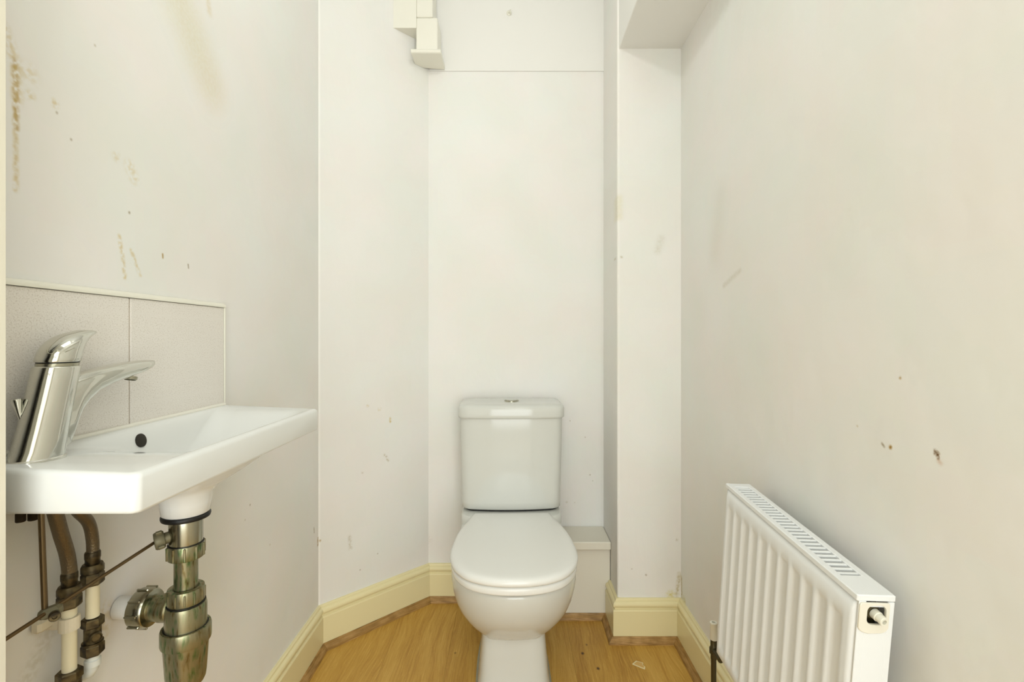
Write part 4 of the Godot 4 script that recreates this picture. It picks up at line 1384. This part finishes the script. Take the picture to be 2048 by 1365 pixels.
	pl.loft(loops, false, false, [1, 2, 3, 4, 5])
	local_part("cover_plate", pl, M.plastic_cream, o)
	var vb := Shape.new()
	vb.lathe([Vector2(0.0075, 0.0), Vector2(0.0108, 0.001), Vector2(0.0108, 0.006), Vector2(0.0098, 0.008), Vector2(0.0098, 0.0085), Vector2(0.0086, 0.0092), Vector2(0.0086, 0.011), Vector2(0.0070, 0.0115), Vector2(0.0001, 0.0115)], Vector3(hc.x, hc.y, -0.0150), Vector3(0, 0, 1), 24)
	vb.box(Vector3(hc.x, -0.030, -0.022), Vector3(0.028, 0.045, 0.012), 0.002)
	local_part("valve_body", vb, M.brass_dark, o)
	vb = Shape.new()
	vb.lathe([Vector2(0.0068, 0.0), Vector2(0.0068, 0.007), Vector2(0.0060, 0.008), Vector2(0.0060, 0.016), Vector2(0.0054, 0.0168), Vector2(0.0030, 0.0168), Vector2(0.0028, 0.0110), Vector2(0.0001, 0.0110)], Vector3(hc.x + 0.0010, hc.y - 0.0005, -0.0035), Vector3(0.10, -0.10, 1), 24)
	local_part("valve_spindle", vb, M.white_cap, o).set_meta("label", "white hollow valve spindle")

func flip_to(s: Shape, upto: int, out: Vector3) -> Shape:
	# front faces run clockwise seen from outside
	for i in range(0, upto, 3):
		var nn := (s.v[i + 1] - s.v[i]).cross(s.v[i + 2] - s.v[i])
		if nn.dot(out) > 0.0:
			var t := s.v[i + 1]
			s.v[i + 1] = s.v[i + 2]
			s.v[i + 2] = t
	return s

func build_radiator_valve() -> void:
	var x := 0.4815
	var d := 1.158
	var o := thing("radiator_valve", "cream capped brass valve on its pipe behind the far end of the radiator", "valve", V(x, 0.15, d))
	var s := Shape.new()
	s.lathe([Vector2(0.0078, 0.0), Vector2(0.0084, 0.001), Vector2(0.0080, 0.036), Vector2(0.0086, 0.0372), Vector2(0.0086, 0.0402), Vector2(0.0076, 0.0412), Vector2(0.0038, 0.0412), Vector2(0.0034, 0.0350), Vector2(0.0001, 0.0350)], V(x, 0.2485, d), Vector3.UP, 24)
	part("cap", s, M.white_cap, o)
	s = Shape.new()
	s.lathe([Vector2(0.0070, 0), Vector2(0.0070, 0.012), Vector2(0.0098, 0.014), Vector2(0.0098, 0.026), Vector2(0.0074, 0.030), Vector2(0.0074, 0.0480)], V(x, 0.2020, d), Vector3.UP, 22)
	s.lathe([Vector2(0.0070, 0), Vector2(0.0070, 0.040)], V(x, 0.2250, d), Vector3(0, 0, 1), 18)
	part("valve_body", s, M.brass_dark, o)
	s = Shape.new()
	s.lathe([Vector2(0.0062, 0), Vector2(0.0062, 0.200)], V(x, 0.003, d), Vector3.UP, 18)
	part("pipe", s, M.brass_dark, o)

func build_small_things() -> void:
	var hk := thing("wall_hook", "tiny white screw hook high on the far wall above the toilet", "hook", V(-0.011, 2.173, 1.787))
	var s := Shape.new()
	s.lathe([Vector2(0.0095, 0), Vector2(0.0095, 0.002), Vector2(0.0075, 0.0035), Vector2(0.0040, 0.0045), Vector2(0.0036, 0.008), Vector2(0.0001, 0.0085)], V(-0.011, 2.173, 1.7966), Vector3(0, 0, 1), 20)
	part("base", s, M.white_cap, hk)
	s = Shape.new()
	var arc := []
	for i in 11:
		var a := PI * (0.9 - 1.35 * i / 10.0)
		arc.append(V(-0.0055, 2.170 + sin(a) * 0.0060, 1.784 - cos(a) * 0.0060))
	s.tube(arc, 0.0020, 8)
	part("hook", s, M.white_cap, hk)
	# flake of paint on the boards
	var fx := 0.376
	var fd := 1.434
	var fk := thing("paint_flake", "pale flake of paint lying on the oak floor in front of the pillar", "paint flake", V(fx, 0, fd))
	var poly := PackedVector2Array([Vector2(-0.0175, 0.0035), Vector2(-0.004, 0.0160), Vector2(0.003, 0.0125), Vector2(0.0115, 0.0085), Vector2(0.0118, 0.0035), Vector2(0.0092, 0.0005), Vector2(0.0135, -0.0085), Vector2(0.0110, -0.0165), Vector2(0.0060, -0.0135)])
	for i in poly.size():
		poly[i] = poly[i] * 1.12 + Vector2(fx, fd)
	s = Shape.new()
	s.prism(poly, 0.0002, 0.0022)
	var core := PackedVector2Array()
	for q in poly:
		core.append(q.lerp(Vector2(fx + 0.002, fd), 0.22))
	part("flake", s, mat(Color(0.93, 0.88, 0.70), 0.6), fk)
	var s2 := Shape.new()
	s2.prism(core, 0.0021, 0.0026)
	part("face", s2, mat(Color(0.86, 0.70, 0.42), 0.6), fk)

# ---------------------------------------------------------------- lamps: a pendant, and added fill panels
const LAMP_TINT := Color(0.978, 0.996, 1.0)
const PENDANT_ENERGY := 0.088
const ROOM_FILL_ENERGY := 0.14
const HALL_FILL_ENERGY := 1.5
const WINDOW_FILL_ENERGY := 2.55

func build_lamps() -> void:
	# pendant bulb hanging in the cloakroom, above the picture
	var at := V(-0.05, 2.09, 0.86)
	var o := thing("pendant_lamp", "plain bulb hanging from the ceiling on a white flex", "lamp", at)
	var s := Shape.new()
	s.tube([V(-0.05, CEIL - 0.02, 0.86), V(-0.05, 2.3, 0.86), V(-0.05, 2.185, 0.86)], 0.003, 8)
	part("flex", s, M.white_cap, o)
	s = Shape.new()
	s.lathe([Vector2(0.030, 0), Vector2(0.045, 0.004), Vector2(0.045, 0.022), Vector2(0.0001, 0.0225)], V(-0.05, CEIL - 0.0230, 0.86), Vector3.UP, 28)
	part("ceiling_rose", s, M.white_cap, o)
	s = Shape.new()
	s.lathe([Vector2(0.020, 0), Vector2(0.020, 0.035), Vector2(0.010, 0.055), Vector2(0.004, 0.060)], V(-0.05, 2.13, 0.86), Vector3.UP, 24)
	part("lampholder", s, M.white_cap, o)
	s = Shape.new()
	s.lathe([Vector2(0.0001, -0.045), Vector2(0.018, -0.041), Vector2(0.033, -0.028), Vector2(0.040, -0.008), Vector2(0.038, 0.010), Vector2(0.028, 0.028), Vector2(0.019, 0.042), Vector2(0.017, 0.052)], at, Vector3.UP, 28)
	var bm := mat(Color(0.95, 0.93, 0.88), 0.4)
	bm.emission_enabled = true
	bm.emission = Color(1.0, 0.95, 0.84)
	bm.emission_energy_multiplier = 1.5
	part("bulb", s, bm, o)
	var li := OmniLight3D.new()
	li.name = "pendant_light"
	li.position = Vector3.ZERO
	li.light_color = LAMP_TINT
	li.light_energy = PENDANT_ENERGY
	li.light_size = 0.035
	li.omni_range = 8.0
	li.omni_attenuation = 2.0
	li.shadow_enabled = true
	o.add_child(li, true)
	# unseen panel added on the cloakroom ceiling for soft overhead fill
	var c := thing("fill_panel", "added square fill light panel on the unseen cloakroom ceiling", "lamp", V(0.0, CEIL, 0.45))
	s = Shape.new()
	s.box(V(0.0, CEIL - 0.0155, 0.45), Vector3(0.64, 0.030, 0.64), 0.006)
	part("frame", s, M.white_cap, c)
	s = Shape.new()
	s.box(V(0.0, CEIL - 0.0335, 0.45), Vector3(0.60, 0.005, 0.60), 0.002)
	var cm := mat(Color(0.95, 0.95, 0.92), 0.5)
	cm.emission_enabled = true
	cm.emission = Color(1.0, 0.98, 0.94)
	cm.emission_energy_multiplier = 0.35
	part("diffuser", s, cm, c)
	var cl := AreaLight3D.new()
	cl.name = "room_fill_light"
	cl.position = Vector3(0, -0.041, 0)
	cl.rotation_degrees = Vector3(-90, 0, 0)
	cl.area_size = Vector2(0.60, 0.60)
	cl.light_color = LAMP_TINT
	cl.light_energy = ROOM_FILL_ENERGY
	cl.area_range = 10.0
	cl.shadow_enabled = true
	c.add_child(cl, true)
	# unseen panel added on the hallway ceiling as fill through the doorway
	var h := thing("fill_panel", "added large square fill light panel on the unseen hallway ceiling", "lamp", V(0.40, CEIL, -0.95))
	s = Shape.new()
	s.box(V(0.40, CEIL - 0.0205, -0.95), Vector3(1.04, 0.040, 1.04), 0.006)
	part("frame", s, M.white_cap, h)
	s = Shape.new()
	s.box(V(0.40, CEIL - 0.0440, -0.95), Vector3(0.98, 0.006, 0.98), 0.002)
	var pm := mat(Color(0.95, 0.95, 0.92), 0.5)
	pm.emission_enabled = true
	pm.emission = Color(1.0, 0.98, 0.93)
	pm.emission_energy_multiplier = 0.3
	part("diffuser", s, pm, h)
	var al := AreaLight3D.new()
	al.name = "hall_fill_light"
	al.position = Vector3(0, -0.052, 0)
	al.rotation_degrees = Vector3(-90, 0, 0)
	al.area_size = Vector2(0.98, 0.98)
	al.light_color = LAMP_TINT
	al.light_energy = HALL_FILL_ENERGY
	al.area_range = 10.0
	al.shadow_enabled = true
	h.add_child(al, true)

func build_added_window() -> void:
	# unseen glowing window added in the hallway's rear wall as frontal fill
	var w := Node3D.new()
	w.name = "window_1"
	w.position = V(0.22, 0.82, HD + 0.01)
	w.set_meta("kind", "structure")
	w.set_meta("label", "unseen frosted window added behind the viewpoint as fill light")
	w.set_meta("category", "window")
	add_child(w, true)
	var s := Shape.new()
	for q in [[-0.51, 0.82, 0.06, 1.56], [0.95, 0.82, 0.06, 1.56], [0.22, 1.57, 1.40, 0.06], [0.22, 0.07, 1.40, 0.06]]:
		s.box(V(q[0], q[1], HD + 0.015), Vector3(q[2], q[3], 0.05), 0.004)
	part("window_frame", s, M.white_cap, w)
	s = Shape.new()
	s.box(V(0.22, 0.82, HD + 0.010), Vector3(1.40, 1.44, 0.012), 0.001)
	var pm := mat(Color(0.9, 0.92, 0.94), 0.4)
	pm.emission_enabled = true
	pm.emission = Color(0.93, 0.98, 1.0)
	pm.emission_energy_multiplier = 0.35
	part("glow_pane", s, pm, w)
	var al := AreaLight3D.new()
	al.name = "window_fill_light"
	al.position = Vector3(0, 0, -0.055)
	al.area_size = Vector2(1.38, 1.42)
	al.light_color = LAMP_TINT
	al.light_energy = WINDOW_FILL_ENERGY
	al.area_range = 10.0
	al.shadow_enabled = true
	w.add_child(al, true)

func _ready() -> void:
	var cam := Camera3D.new()
	cam.name = "camera"
	cam.position = Vector3(0, EYE, 0)
	var near := 0.05
	cam.set_frustum(near * 1365.0 / F, Vector2(0, -5.5 / F * near), near, 50.0)
	add_child(cam)
	cam.current = true
	var we := WorldEnvironment.new()
	var env := Environment.new()
	env.background_mode = Environment.BG_COLOR
	env.background_color = Color(0.80, 0.84, 0.90)
	env.tonemap_mode = Environment.TONE_MAPPER_LINEAR
	env.tonemap_exposure = 1.0
	env.sdfgi_enabled = true
	env.ssao_enabled = true
	env.ssil_enabled = true
	we.environment = env
	we.name = "world_environment"
	add_child(we)
	make_materials()
	build_lamps()
	build_added_window()
	build_room()
	build_splashback()
	build_basin()
	build_tap()
	build_waste()
	build_linkage()
	build_supply()
	build_toilet()
	build_radiator()
	build_radiator_valve()
	build_small_things()
